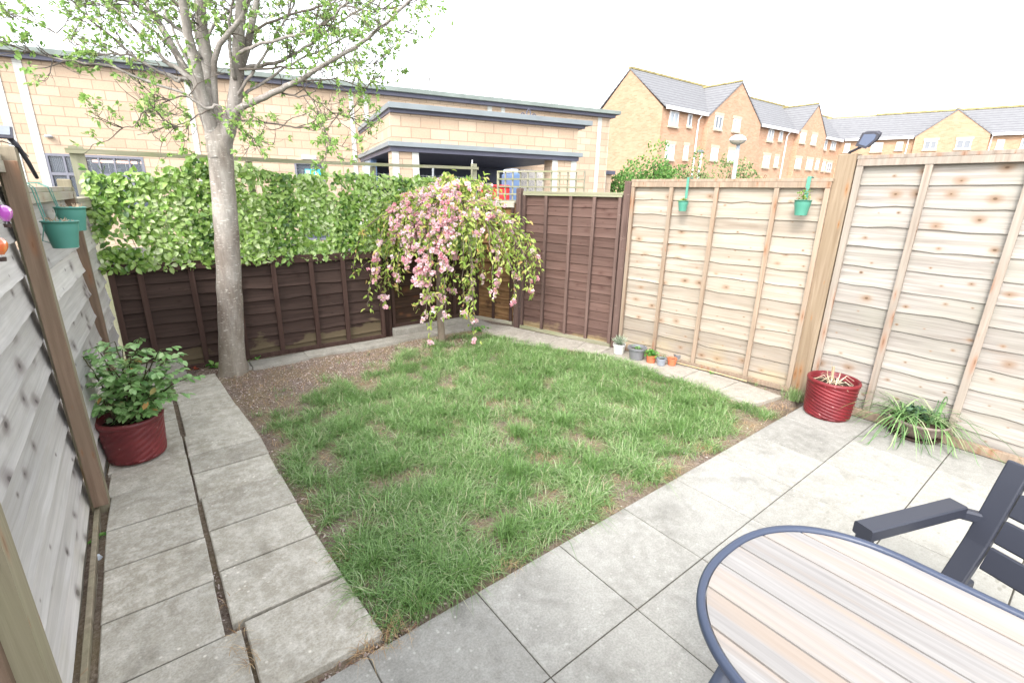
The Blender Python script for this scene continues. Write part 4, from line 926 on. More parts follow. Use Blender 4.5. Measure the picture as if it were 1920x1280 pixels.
# ------------------------------------------------------------------ blocks, stones, litter
t = thing('stacked_blocks', 'two old stone blocks stacked behind the rose bush', 'stone blocks', (-.34, 3.36, 0), R(2))
MB().rnd(.3).box(-.20, .11, -.07, .07, -.02, .06, .008).build('block', m_conc, t); MB().rnd(.7).box(-.21, .10, -.075, .065, .062, .145, .01).build('block', m_conc, t)
G = gp(193, 1040); b = MB().rnd(); b.lathe([(0, -.01), (.016, 0), (.018, .012), (.01, .028), (0, .032)], 7)
tag(b.build('pebble', plain('white_stone', (.62, .66, .70), .7, .3), org=(0, 0, 0)), 'white stone in the gap beside the left path', 'stone').location = (-.742, G[1], -.02)
def tufts(P, n_each, L0, L1, wd, lean=.5, clamp=True):
    """grass blades: P (m,3) roots"""
    m = len(P); n = m * n_each; PP = np.repeat(P, n_each, 0) + np.concatenate([RG.normal(0, .007, (n, 2)), np.zeros((n, 1))], 1)
    a = RG.uniform(0, 2 * PI, n); ln = RG.uniform(L0, L1, n); le = np.abs(RG.normal(lean, .35, n))
    d0 = np.stack([np.cos(a), np.sin(a), np.zeros(n)], 1); sd_ = np.stack([-np.sin(a), np.cos(a), np.zeros(n)], 1); up = np.array([0, 0, 1.])
    V = np.zeros((n, 7, 3)); w = (wd * RG.uniform(.6, 1.3, n))[:, None]; ln = ln[:, None]; le = le[:, None]
    for i, t_ in enumerate((0, .4, .75)):
        c = PP + up * ln * (t_ - .38 * le * t_ * t_) + d0 * ln * le * t_ ** 1.6 * .8
        ww = w * (1, .9, .6)[i]; V[:, 2 * i] = c + sd_ * ww; V[:, 2 * i + 1] = c - sd_ * ww
    V[:, 6] = PP + up * ln * (1 - .52 * le) + d0 * ln * le * .95
    V[:, 2:, 2] = np.maximum(V[:, 2:, 2], PP[:, None, 2] + .003)
    return V
GF = [(0, 1, 3, 2), (2, 3, 5, 4), (4, 5, 6)]
def lawn():
    G_ = []; ST_ = []; tries = 0
    def dens_(x, y):
        e = min(x - .045, y - .02, 3.14 - x if y < 1.5 else (3.14 - (y - 1.5) * .42 - x)); 
        if e < 0: return 0
        n1 = noise.noise(Vector((x * 1.6 + 4, y * 1.6, 7))); n2 = noise.noise(Vector((x * 5, y * 5, 2))); n3 = noise.noise(Vector((x * 11, y * 11, 4)))
        d = .74 + n1 * .5 + n2 * 1.15 + n3 * .8
        # worn ground under the trees and near the left and front edges
        d -= max(0, (y - (1.9 + .3 * x)) * 1.35) if x < 2.3 else max(0, (y - 2.62) * 2.5)
        d -= max(0, .34 - x) * 1.2 * (.4 + min(1, y / 1.5)); d -= max(0, .12 - y) * 3.5
        if x > 2.3: d += .25 - max(0, .3 - y) * 1.3
        if y < .55 and x < .6: d += .35
        return max(0, min(1, d * 1.1)) * min(1, e / .05 + .3)
    while len(G_) < 25000 and tries < 150000:
        tries += 1; x = random.uniform(.03, 3.15); y = random.uniform(.01, 3.1); dv = dens_(x, y)
        if random.random() < dv ** 1.4: G_.append((x, y, dv, tries))
    A = np.array(G_); P = np.stack([A[:, 0], A[:, 1], np.array([-.014 + hgt(x, y) for x, y in A[:, :2]])], 1)
    gn = np.array([noise.noise(Vector((x * 2.6, y * 2.6, 12))) for x, y in A[:, :2]]); 
    V1 = tufts(P, 4, .03, .105, .0015, 1.1); s_ = (np.repeat(.7 + .5 * A[:, 2] + .35 * gn, 4))[:, None, None]
    root = V1[:, :1].copy(); root = (V1[:, :1] + V1[:, 1:2]) / 2; V1 = root + (V1 - root) * s_
    rn = np.clip(RG.normal(.42, .2, len(V1)) + np.repeat(gn, 4) * .25, 0, .93); brown = RG.random(len(V1)) < np.repeat(np.clip(.22 - .16 * A[:, 2], .03, 1), 4); rn[brown] = RG.uniform(.85, 1, brown.sum())
    # big clumps
    cl = [(.62, .62), (.35, .28), (2.05, .42), (1.1, .55), (1.5, .35), (2.5, .8), (.9, 1.3), (2.6, 1.5), (.5, 1.6), (1.9, 1.5), (1.4, .9), (.75, .2), (2.3, .3), (2.75, .55), (.55, 1.05), (1.75, .85), (.25, .1), (.45, .12), (.22, .38)]
    PC = []
    for c in cl:
        for k in range(34): PC.append((c[0] + random.gauss(0, .035), c[1] + random.gauss(0, .035), -.012))
    PC = np.array(PC); V2 = tufts(PC, 7, .06, .15, .0018, .8)
    V = np.concatenate([V1, V2]); rn = np.concatenate([rn, np.clip(RG.normal(.38, .16, len(V2)), 0, .9)])
    tag(npmesh('grass', V, GF, rn, m_grass), 'patchy long grass filling the lawn', 'grass', kind='stuff')
    print('blades', len(V))
    # straw and dead thatch
    Q = []
    while len(Q) < 5200:
        x = random.uniform(.05, 3.1); y = random.uniform(.02, 3.15)
        if x > 3.12 - max(0, y - 1.7) * .4: continue
        if random.random() < .25 + .75 * (1 - dens_(x, y)): Q.append((x, y, hgt(x, y) - .008))
    for (cx, cy, s_, k) in ((.11, .02, .05, 90), (.62, .02, .035, 40), (1.78, .06, .05, 130), (1.25, .04, .04, 40), (-.33, .33, .012, 10), (-.33, .25, .012, 14), (-.32, .18, .014, 16), (.0, .0, .03, 50), (3.25, .08, .07, 120), (2.2, .08, .06, 60), (.1, .5, .05, 70), (1.35, .62, .07, 90), (-.35, .52, .01, 8)):
        for _ in range(k): Q.append((cx + random.gauss(0, s_), cy + random.gauss(0, s_ * .6), (.006 if cx < .03 else -.004) + random.uniform(0, .015)))
    Q = np.array(Q); V = tufts(Q, 1, .02, .06, .0009, 1.5); tag(npmesh('dead_grass', V, GF, RG.random(len(V)), m_straw), 'dry dead grass lying between the green tufts', 'dead grass', kind='stuff')
    # bark chips
    Q = []
    while len(Q) < 9000:
        x = random.uniform(-.05, 3.0); y = random.uniform(.0, 3.6)
        if x > 2.95 - max(0, y - 1.7) * .4: continue
        pr_ = .06 + (max(0, min(1, (y - 2.2) * 1.6)) + max(0, .35 - x) * 1.2) * (1.1 - dens_(x, y))
        if y > 3.2 and x > .1: continue
        if random.random() < pr_: Q.append((x, y, -.010 + hgt(x, y)))
    for _ in range(1800): Q.append((random.uniform(-.765, -.72), random.uniform(-.5, 3.4), random.uniform(-.05, -.02)))
    for _ in range(260): Q.append((-.357 + random.gauss(0, .006), random.uniform(.36, 2.7), -.02))
    for _ in range(450): Q.append((random.uniform(-.3, .25), -.0 + random.gauss(.012, .012), random.uniform(-.035, -.015)))
    for _ in range(400): Q.append((random.uniform(-.6, -.0), random.uniform(3.25, 3.52), random.uniform(-.0, .01)))
    Q = np.array(Q); n = len(Q)
    D = RG.normal(0, 1, (n, 3)) * np.array([1, 1, .25]); V = leaves(Q + np.array([0, 0, .004]), D, np.tile([0, 0, 1.], (n, 1)) + RG.normal(0, .4, (n, 3)), RG.uniform(.006, .020, n), RG.uniform(.004, .009, n), .05, .1)
    tag(npmesh('bark_chips', V, LF, RG.random(n), m_chip), 'scattered bark chips on the bare soil under the trees', 'bark chips', kind='stuff')
    # fallen petals
    n = 500; P = np.stack([RG.normal(1.5, .7, n), RG.normal(2.6, .45, n), np.full(n, .012)], 1); P = P[(P[:, 0] > .1) & (P[:, 0] < 2.6) & (P[:, 1] < 3.4)]; n = len(P)
    tag(npmesh('fallen_petals', leaves(P, RG.normal(0, 1, (n, 3)) * np.array([1, 1, .1]), np.tile([0, 0, 1.], (n, 1)), .008, .006), LF, RG.uniform(.5, 1, n), m_petal), 'pale petals fallen on the ground below the blossom tree', 'petals', kind='stuff')
lawn()
# weeds
t = thing('fallen_leaf', 'curled red brown dead leaf beside the stacked stone blocks', 'leaf', (-.17, 3.44, .0))
npmesh('blade', leaves(np.array([[0, 0, .01], [.01, .01, .02], [0, -.01, .015]]), np.array([[1, .2, .5], [-.3, 1, .6], [-.8, -.4, .5]]), np.tile([0, 0, 1.], (3, 1)), .05, .04, .25, .5), LF, RG.random(3), plain('dead_leaf', (.22, .05, .025), .8, .2), t)
def weed(x, y, n, s, label, z=-.01, m=None, sp=.03):
    t = thing('weed', label, 'weed', (x, y, z), 0, 'weeds at the lawn and fence edges')
    P = np.concatenate([RG.normal(0, sp, (n, 2)), RG.uniform(0, s * .8, (n, 1))], 1)
    npmesh('leaves', leaves(P, RG.normal(0, 1, (n, 3)) * np.array([1, 1, .5]) + np.array([0, 0, .3]), np.tile([0, 0, 1.], (n, 1)) + RG.normal(0, .3, (n, 3)), s, s * .6), LF, RG.random(n), m or m_mint, t)
weed(-.745, 1.28, 40, .03, 'small bright green weed at the foot of the left fence', -.03, None, .016)
weed(.32, 3.46, 24, .025, 'tiny green weed at the foot of the back fence right of the tree', 0)
weed(2.62, 3.16, 90, .035, 'leafy green weed on the ground below the blossom tree', 0, None, .05)
weed(-.02, 3.45, 8, .055, 'pair of pale leaves by the foot of the grey tree', .01)
G = gp(1330, 702, .02); weed(G[0] + .03, G[1], 16, .018, 'tiny weed growing at the foot of the pale fence', .02, None, .012)
def gtuft(x, y, n, L0, L1, label, z=0, sp=.03):
    t = thing('grass_tuft', label, 'grass tuft', (x, y, z), 0, 'grass tufts growing beside the posts and trunk'); P = np.concatenate([RG.normal(0, sp, (n, 2)), np.zeros((n, 1))], 1)
    npmesh('blades', tufts(P, 4, L0, L1, .0012, .5), GF, RG.uniform(.2, .95, n * 4), m_grass, t)
gtuft(3.58, .10, 90, .05, .13, 'tuft of grass against the thick brown post', -.01, .035)
gtuft(3.60, .42, 18, .03, .07, 'thin grass sprouting at the foot of the pale fence', .0, .04)
gtuft(2.05, 2.88, 30, .03, .08, 'sparse grass tuft at the foot of the blossom tree', -.01, .05)
# ------------------------------------------------------------------ pale block hall behind the fence
def blockm(name, c1, c2, mort, bw=.45, bh=.225, ms=.012, off=.5, var=None):
    w = Mt(name, .9, .15); s_ = w.sep(); cb = w.n('CombineXYZ'); w.l(w.math('ADD', s_[0], s_[1]), cb.inputs[0]); w.l(s_[2], cb.inputs[1])
    br = w.n('TexBrick'); br.offset = off; br.inputs['Scale'].default_value = 1; br.inputs['Brick Width'].default_value = bw; br.inputs['Row Height'].default_value = bh; br.inputs['Mortar Size'].default_value = ms; br.inputs['Mortar Smooth'].default_value = .4; br.inputs['Bias'].default_value = 0
    br.inputs['Color1'].default_value = (*c1, 1); br.inputs['Color2'].default_value = (*c2, 1); br.inputs['Mortar'].default_value = (*mort, 1); w.l(cb.outputs[0], br.inputs['Vector'])
    x = w.mix(.35, br.outputs['Color'], w.ramp(w.noise(1.1, 5), [(.3, .6), (.7, 1.0)]), 'MULTIPLY')
    x = w.mix(.22, x, w.ramp(w.noise(26, 4), [(.35, .6), (.65, 1)]), 'MULTIPLY'); w.col(x); w.bump(w.math('SUBTRACT', 1.0, br.outputs['Fac']), .4, .008); return w.m
m_block = blockm('buff_block', (.44, .325, .23), (.52, .405, .30), (.33, .245, .175))
m_quoin = blockm('white_block', (.50, .50, .46), (.56, .56, .52), (.36, .36, .33), .9, .225, .006)
m_fas = plain('grey_fascia', (.20, .225, .235), .5, .4, .08, 2); m_fas2 = plain('slate_purple_fascia', (.085, .085, .12), .5, .4, .08, 2); m_roofg = plain('grey_green_roof', (.20, .23, .21), .8, .2, .1, 3)
m_darkin = plain('dark_interior', (.055, .06, .08), .8, .2, .1, 2); m_slate = plain('slate_paint', (.07, .08, .115), .6, .3, .1, 2); m_frame = plain('mauve_grey_frame', (.16, .16, .19), .5, .4, .05)
m_bluep = plain('pale_blue_panel', (.42, .50, .60), .5, .4, .05, 3); m_blued = plain('blue_door_paint', (.10, .16, .28), .5, .4, .05, 3)
def glassmat(name, c, al):
    w = Mt(name, .05, .6); w.col(c); w.b.inputs['Alpha'].default_value = al; return w.m
m_glass = glassmat('window_glass', (.10, .12, .15), .45); m_glassw = glassmat('far_window_glass', (.34, .38, .42), 1)
HA = np.array([.7457, 15.4201]); HD = np.array([math.cos(R(-13.5)), math.sin(R(-13.5))]); HN = np.array([-HD[1], HD[0]])
HALL = thing('community_hall', 'long flat roofed hall of buff blocks with a covered porch behind the back fence', 'building', (HA[0], HA[1], 0), R(-13.5))
def hs(x, y, off=0.0):     # image point -> (s, z) on the hall facade plane moved off metres forwards
    o = HA - HN * off; p = lp(x, y, o, o + HD); return (p[:2] - HA) @ HD, p[2]
wins = [(82, 141, 287, .95), (153, 268, 290, .95), (551, 607, 303, .02)]
ops = []
for (a, b_, yt, z0) in wins:
    s0, zt = hs(a, yt); s1, _ = hs(b_, yt + 5); ops.append((s0, s1, z0, zt))
HW0, HW1, HT = -9.0, 14.28, 4.36
b = MB().rnd(); x = HW0
for (s0, s1, z0, z1) in ops:
    b.box(x, s0, 0, .3, -.1, HT); b.box(s0, s1, .0, .3, z1, HT); b.box(s0, s1, 0, .3, -.1, z0); x = s1
b.box(x, HW1, 0, .3, -.1, HT); b.box(HW1 - .3, HW1, .3, 9, -.1, HT); b.box(HW0, HW0 + .3, .3, 9, -.1, HT); b.box(HW0 + .3, HW1 - .3, 8.7, 9, -.1, HT)
b.build('wall', m_block, HALL)
b = MB().rnd(); b.box(HW0 - .2, HW1 + .32, -.26, 9.3, 4.47, 4.60, .01); b.build('roof', m_roofg, HALL)
b = MB().rnd(); b.box(HW0 - .1, HW1 + .16, -.15, 9.2, 4.36, 4.469); b.build('fascia', m_fas2, HALL)
for (x, y, w) in ((35, 130, .17), (4, 190, .17), (362, 230, .13), (659, 200, .13), (685, 185, .13), (918, 205, .16), (943, 207, .14), (1121, 280, .17), (1141, 280, .10)):
    s_, _ = hs(x, y); MB().rnd().box(s_ - w / 2, min(s_ + w / 2, HW1 - .003), -.02, -.0005, .0, 4.359).build('pilaster', m_quoin, HALL)
for k, (s0, s1, z0, z1) in enumerate(ops):
    e = .06; b = MB().rnd()
    b.box(s0, s0 + e, -.012, .08, z0, z1); b.box(s1 - e, s1, -.012, .08, z0, z1); b.box(s0 + e, s1 - e, -.012, .08, z1 - e, z1); b.box(s0 + e, s1 - e, -.012, .08, z0, z0 + e)
    if k < 2:
        zt = z1 - .48; b.box(s0 + e, s1 - e, -.008, .07, zt - .04, zt + .03)
        nm = 2 if k == 0 else 4
        for i in range(1, nm): xx = s0 + (s1 - s0) * (i / nm + (.1 if k == 0 else 0)); b.box(xx - .025, xx + .025, -.005, .06, z0 + e, zt - .04); b.box(xx - .02, xx + .02, -.005, .06, zt + .03, z1 - e)
    wf = b.build('door' if k == 2 else 'window', m_frame, HALL)
    MB().rnd().box(s0 + e, s1 - e, .025, .035, z0 + e, z1 - e).build('pane', m_glass, wf)
    b = MB().rnd(); b.add([(s0 - .0, .30, z0 - .1), (s1, .30, z0 - .1), (s1, 2.2, z0 - .1), (s0, 2.2, z0 - .1), (s0, .30, z1 + .1), (s1, .30, z1 + .1), (s1, 2.2, z1 + .1), (s0, 2.2, z1 + .1)], [(0, 1, 2, 3), (7, 6, 5, 4), (1, 5, 6, 2), (2, 6, 7, 3), (3, 7, 4, 0)]); b.build('room', m_darkin, wf)
    if k == 0:
        b = MB()
        for i in range(14): b.rnd(); xx = s0 + .1 + i * .035; b.box(xx, xx + .012, .10, .11, z1 - .42, z1 - .1)
        b.build('blind', plain('blind', (.6, .6, .62), .7, .2), wf); MB().rnd().box(s0 + .12, s0 + .25, .12, .14, z0 + .3, z0 + .75).build('poster', m_bluep, wf)
        for (sx, ww) in ((s1 - .055, .05),): MB().rnd().box(sx, sx + ww, -.03, -.013, z0, z1 - .0).build('white_jamb', m_quoin, wf)
    if k == 1:
        em = bpy.data.materials.new('lit_tube'); em.use_nodes = True; em.node_tree.nodes['Principled BSDF'].inputs['Emission Color'].default_value = (1, .55, .4, 1); em.node_tree.nodes['Principled BSDF'].inputs['Emission Strength'].default_value = 1.6
        for i in range(4): xx = s0 + .08 + i * .52; MB().rnd().box(xx, xx + .44, .40, .46, z1 - .16, z1 - .10).build('lit_tube', em, wf)
        b = MB()
        for xx in (s0 + .55, s0 + 1.35): b.rnd().box(xx, xx + .16, .2, .22, z0 + .2, z1 - .3)
        b.build('poster', m_bluep, wf)
    if k == 2:
        cx = s0 + .5
        MB().rnd().box(cx - .22, cx + .22, -.004, .02, 1.86, 2.13).build('sign', plain('turquoise_sign', (.02, .36, .46), .5, .4, .03), wf)
        b = MB().rnd(); b.box(cx - .20, cx - .09, -.009, -.005, 1.89, 2.10); b.box(cx - .055, cx + .0, -.009, -.005, 1.90, 2.0); b.lathe([(0, 2.02), (.022, 2.03), (.022, 2.06), (0, 2.08)], 10, (cx - .03, -.006, 0)); b.box(cx + .05, cx + .11, -.009, -.005, 1.90, 2.0); b.lathe([(0, 2.02), (.022, 2.03), (.022, 2.06), (0, 2.08)], 10, (cx + .08, -.006, 0))
        b.build('sign_symbols', plain('sign_white', (.75, .8, .82), .5, .3), wf)
s_, z_ = hs(579, 296); b = MB().rnd(); b.box(s_ - .20, s_ + .20, -.1, -.001, z_ - .05, z_ + .06, .01); b.build('door_lamp', plain('lamp_white', (.8, .8, .78), .5, .3), HALL)
s_, z_ = hs(93, 256); b = MB().rnd(); b.lathe([(0, -.035), (.07, -.03), (.09, 0), (.06, .03), (0, .04)], 20, (s_, -.07, z_)); b.build('wall_lamp', plain('lamp_grey', (.5, .52, .54), .4, .5), HALL)
# porch
q0, q1, qd = 5.07, 9.93, 4.85
b = MB().rnd(); b.box(q0, q1, -qd, -qd + .25, 2.605, 3.20); b.box(q0, q0 + .25, -qd + .25, -.001, 2.605, 3.20); b.box(q1 - .25, q1, -qd + .25, -.001, 2.605, 3.20); b.build('porch_wall', m_block, HALL)
MB().rnd().box(q0 - .06, q1 + .34, -qd - .16, -.002, 3.275, 3.39, .006).build('porch_roof', m_fas, HALL)
MB().rnd().box(q0 - .02, q1 + .18, -qd - .06, -.003, 3.20, 3.274).build('porch_fascia', m_fas2, HALL)
MB().rnd().box(q0 - .10, q1 + .12, -qd - .13, -.002, 2.50, 2.604, .006).build('canopy_roof', m_fas, HALL)
MB().rnd().box(q0 - .04, q1 + .04, -qd - .06, -.003, 2.40, 2.499).build('canopy_fascia', m_fas2, HALL)
def pillar(x0, x1, y0, y1):
    MB().rnd().box(x0 + .001, x1 - .001, y0 + .001, y1, -.05, 2.399).build('porch_pillar', m_block, HALL)
    for xx in (x0, x1 - .15): MB().rnd().box(xx - .004, xx + .15, y0 - .018, y0, -.05, 2.398).build('pilaster', m_quoin, HALL)
pillar(q0, q0 + .61, -qd, -qd + .45); pillar(q1 - .72, q1, -qd, -qd + .45)
MB().rnd().box(q0, q0 + .2, -.45, -.004, 0, 2.398).build('pilaster', m_quoin, HALL)
MB().rnd().box(q0 + .02, q0 + .08, -1.5, -.46, 0, 2.398).build('side_panel', m_bluep, HALL)
MB().rnd().box(q0 + .01, q0 + .16, -1.75, -1.51, 0, 2.398).build('side_column', m_blued, HALL)
b = MB().rnd(); b.box(q0 + .3, q1 + .6, -.05, -.022, 0, 2.395); b.build('porch_back_wall', m_slate, HALL)
sA, zA = hs(973, 303, .1); sB, _ = hs(1024, 303, .1); sD, _ = hs(955, 303, .1)
MB().rnd().box(sD, sA - .02, -.11, -.051, 0, 2.38).build('door', m_blued, HALL)
def muralm():
    w = Mt('ink_mural', .8, .2); a = w.n('TexNoise'); w.l(w.mapped((2.4, 1, 2.0)), a.inputs[0]); a.inputs['Scale'].default_value = 2.6; a.inputs['Detail'].default_value = 2; a.inputs['Distortion'].default_value = 2.2
    f = w.math('ABSOLUTE', w.math('SUBTRACT', w.math('FRACT', w.math('MULTIPLY', a.outputs['Fac'], 9.0)), .5)); w.col(w.ramp(f, [(.10, (.16, .14, .17)), (.2, (.62, .58, .52))])); return w.m
MB().rnd().box(sA, min(sB, sA + 1.5), -.13, -.052, .3, 2.38).build('mural_panel', muralm(), HALL)
# cowls on the porch roof
b = MB()
for dx, h in ((-.16, .16), (0, .30), (.16, .16)):
    s_, _ = hs(991, 215, 4.5); h *= .75; b.rnd(); b.tube([(s_ + dx - .06, -4.5, 3.391), (s_ + dx - .05, -4.5, 3.39 + h * .7), (s_ + dx, -4.5, 3.39 + h), (s_ + dx + .05, -4.5, 3.39 + h * .7), (s_ + dx + .06, -4.5, 3.391)], .015, 6)
b.build('roof_cowl', m_fas2, HALL)
t = thing('low_wall', 'low buff block wall with dark coping at the right end of the hall', 'wall', (HA[0], HA[1], 0), R(-13.5))
s0, z0 = hs(1131, 322); s1, _ = hs(1158, 322); MB().rnd().box(HW1 + .02, s1, .4, .7, -.05, z0 - .08).build('masonry', m_block, t); MB().rnd().box(HW1 + .01, s1 + .12, .3, .8, z0 - .079, z0 + .07, .01).build('coping', m_fas2, t)
# things glimpsed between hall and fence
P = dp(918, 356, 7.2); t = thing('metal_cabinet', 'red cabinet glimpsed through the lattice trellis under the porch', 'cabinet', (P[0] + .12, P[1] - .05, 0), R(-13.5))
m_rc = plain('red_paint', (.55, .03, .03), .4, .5, .06, 4)
MB().rnd().box(-.22, .26, -.2, .2, .0, P[2] + .03, .02).build('body', m_rc, t); MB().rnd().box(-.23, .27, -.21, .21, P[2] + .031, P[2] + .07, .015).build('lid', m_rc, t)
P = dp(957, 352, 7.2); t = thing('metal_cabinet', 'blue cabinet beside the red one behind the lattice trellis', 'cabinet', (P[0], P[1], 0), R(-13.5)); zt = dp(957, 326, 7.2)[2]
MB().rnd().box(-.06, .07, -.2, .2, .0, zt, .02).build('body', m_blued, t); MB().rnd().box(-.055, .055, -.15, .15, zt + .001, zt + .06, .01).build('lid', m_bluep, t)
P = dp(883, 312, 5.75); t = thing('white_stick', 'thin white stick standing behind the trellis rail', 'stick', (P[0], P[1], 0)); MB().rnd().tube([(0, 0, 0), (.0, 0, 1.2), (.02, 0, dp(885, 300, 5.75)[2])], .007, 8).build('rod', plain('white_rod', (.75, .75, .75), .5), t)
P = dp(803, 330, 5.5); P1 = dp(812, 314, 5.5); t = thing('metal_bar', 'slanted grey metal bar leaning on the trellis rail', 'bar', (P[0], P[1], 0)); rbar((-.02, .0, 0), (P1[0] - P[0], P1[1] - P[1], P1[2]), .03, .02).build('rod', plain('grey_metal', (.35, .36, .38), .5), t)

# ------------------------------------------------------------------ brick apartment block
m_brick = blockm('orange_brick', (.46, .26, .155), (.55, .34, .225), (.47, .335, .25), .34, .12, .015)
m_brick2 = blockm('sun_side_brick', (.40, .24, .145), (.48, .315, .205), (.41, .29, .205), .34, .12, .015)  # front brick retoned for the sunlit gable and wing, light put into colour
def tilem():
    w = Mt('roof_tiles', .85, .2); s_ = w.sep(); z = w.math('FRACT', w.math('MULTIPLY', s_[2], 3.6)); n = w.noise(3, 3, w.mapped((1, 1, 6)))
    x = w.mix(w.ramp(z, [(.0, 1), (.22, 0)]), w.ramp(n, [(.3, (.15, .15, .155)), (.7, (.21, .21, .215))]), (.05, .05, .06)); w.col(x); return w.m
m_tile = tilem(); m_ridge = plain('lichen_ridge', (.36, .30, .14), .9, .2, .2, 2); m_upvc = plain('white_upvc', (.78, .78, .78), .4, .4, .03); m_still = plain('stone_sill', (.52, .44, .34), .8, .2)
K0 = dp(1243, 199, 37.5); KB = K0[:2]; AN = -2.0
def frame(base, ang):
    d = np.array([math.cos(R(ang)), math.sin(R(ang))]); n = np.array([-d[1], d[0]])
    def f(x, y): p = lp(x, y, base, base + d); return (p[:2] - base) @ d, p[2]
    return d, n, f
FD, FN, fs_ = frame(KB, AN)
APT = thing('apartment_block', 'three storey orange brick apartment block with grey gabled roofs in the distance', 'building', (KB[0], KB[1], 0), R(AN))
EZ = 8.35
pe = lp(1183, 128, KB, KB + FN); half = (pe[:2] - KB) @ FN; RZ = pe[2]; DEP = 2 * half
print('apt half', half, 'ridge', RZ)
L1, _ = fs_(1572, 262)
def prism(mb, pts, y0, y1):   # polygon in x,z extruded along y
    n = len(pts); mb.add([(x, y0, z) for x, z in pts] + [(x, y1, z) for x, z in pts], [tuple(range(n)), tuple(range(2 * n - 1, n - 1, -1))] + [(k, n + k, n + (k + 1) % n, (k + 1) % n)[::-1] for k in range(n)])
b = MB().rnd(); b.box(.25, L1 + 12, 0, DEP, -.1, EZ); b.build('wall', m_brick, APT)
b = MB().rnd(); b.add([(0, .0, -.1), (0, DEP, -.1), (0, DEP, EZ), (0, half, RZ - .12), (0, 0, EZ), (.249, 0, -.1), (.249, DEP, -.1), (.249, DEP, EZ), (.249, half, RZ - .12), (.249, 0, EZ)], [(0, 1, 2, 3, 4)[::-1], (5, 6, 7, 8, 9), (0, 4, 9, 5)[::-1], (0, 5, 6, 1)[::-1], (1, 6, 7, 2)[::-1], (2, 7, 8, 3)[::-1], (3, 8, 9, 4)[::-1]]); b.build('gable_wall', m_brick2, APT)
def roofslab(mb, x0, x1, ye, ze, yr, zr, th=.12):
    mb.rnd(); mb.hexa([(x0, ye, ze), (x1, ye, ze), (x1, yr, zr), (x0, yr, zr), (x0, ye, ze + th), (x1, ye, ze + th), (x1, yr, zr + th), (x0, yr, zr + th)])
b = MB(); roofslab(b, -.08, L1 + 12, -.35, EZ - .05, half, RZ - .1); roofslab(b, -.08, L1 + 12, DEP + .35, EZ - .05, half, RZ - .1); b.build('roof', m_tile, APT)
MB().rnd().box(-.1, L1 + 11.9, half - .16, half + .16, RZ - .06, RZ + .10).build('ridge_tiles', m_ridge, APT)

def xgable(root, f, apx, lpx, rpx, name_m, ez, dep, back):
    sa, za = f(*apx); s0, z0 = f(*lpx); s1, z1 = f(*rpx); ez2 = (z0 + z1) / 2; ez2 = min(ez2, ez + .3); sm = (s0 + s1) / 2
    b = MB().rnd(); prism(b, [(s0, -.1), (s1, -.1), (s1, ez2), (sm, za - .1), (s0, ez2)], -.06 - dep, .3); b.build('gable_front', name_m, root)
    b = MB().rnd(); y0, y1 = -.12 - dep, back
    for sx in (s0 - .12, s1 + .12):
        b.rnd(); z_e = ez2 - .08; b.add([(sx, y0, z_e), (sx, y1, z_e), (sm, y1, za - .1), (sm, y0, za - .1), (sx, y0, z_e + .14), (sx, y1, z_e + .14), (sm, y1, za + .04), (sm, y0, za + .04)], [(3, 2, 1, 0), (4, 5, 6, 7), (0, 1, 5, 4), (1, 2, 6, 5), (2, 3, 7, 6), (3, 0, 4, 7)])
    b.build('gable_roof', m_tile, root); MB().rnd().box(sm - .12, sm + .12, y0 + .05, y1, za + .02, za + .16).build('ridge_tiles', m_ridge, root)
    return s0, s1, za
g1 = xgable(APT, fs_, (1370, 152), (1322, 214), (1417, 238), m_brick, EZ, .42, half)
g2 = xgable(APT, fs_, (1520, 195), (1491, 247), (1540, 257), m_brick, EZ, .42, half)
def window(root, f, x0, x1, y0, y1, off=-.05, lint=True, n=2):
    s0, za = f(x0, (y0)); s1, zb = f(x1, y0 + (x1 - x0) * .16); zt = (za + zb) / 2; _, zl = f((x0 + x1) / 2, y1); e = .09
    b = MB().rnd(); ya, yb = off - .05, off + .06
    b.box(s0, s0 + e, ya, yb, zl, zt); b.box(s1 - e, s1, ya, yb, zl, zt); b.box(s0 + e, s1 - e, ya, yb, zt - e, zt); b.box(s0 + e, s1 - e, ya, yb, zl, zl + e)
    if n == 2: m_ = (s0 + s1) / 2; b.box(m_ - .05, m_ + .05, ya, yb, zl + e, zt - e)
    w = b.build('window', m_upvc, root); MB().rnd().box(s0 + e, s1 - e, off, off + .02, zl + e, zt - e).build('pane', m_glassw if (int(x0) % 3) else m_glassd, w)
    MB().rnd().box(s0 - .1, s1 + .1, off - .12, off + .06, zl - .16, zl - .004).build('sill', m_still, w)
    if lint: MB().rnd().box(s0 - .12, s1 + .12, off - .06, off + .06, zt + .004, zt + .26).build('lintel', m_still, w)
m_glassd = glassmat('far_window_glass_dark', (.12, .13, .15), 1)
GO = -.50
for (a_, c_) in ((-.02, g1[0] - .15), (g1[1] + .15, g2[0] - .15), (g2[1] + .15, L1 + .3)): MB().rnd().box(a_, c_, -.48, -.355, EZ - .16, EZ + .10).build('gutter', m_upvc, APT)
for w in [(1256, 1272, 208, 237), (1290, 1297, 214, 238), (1392.6, 1398, 233, 253), (1410, 1421, 237, 261), (1441, 1450.5, 242, 265), (1462, 1467.6, 246, 265), (1546, 1551, 262, 281), (1559, 1567, 265, 281)]: window(APT, fs_, *w, off=-.05, lint=False, n=1 if w[1] - w[0] < 8 else 2)
for w in [(1332, 1345.5, 218, 244), (1366, 1379, 224, 248), (1493, 1502, 249, 269), (1514, 1522.5, 253.5, 272)]: window(APT, fs_, *w, off=GO)
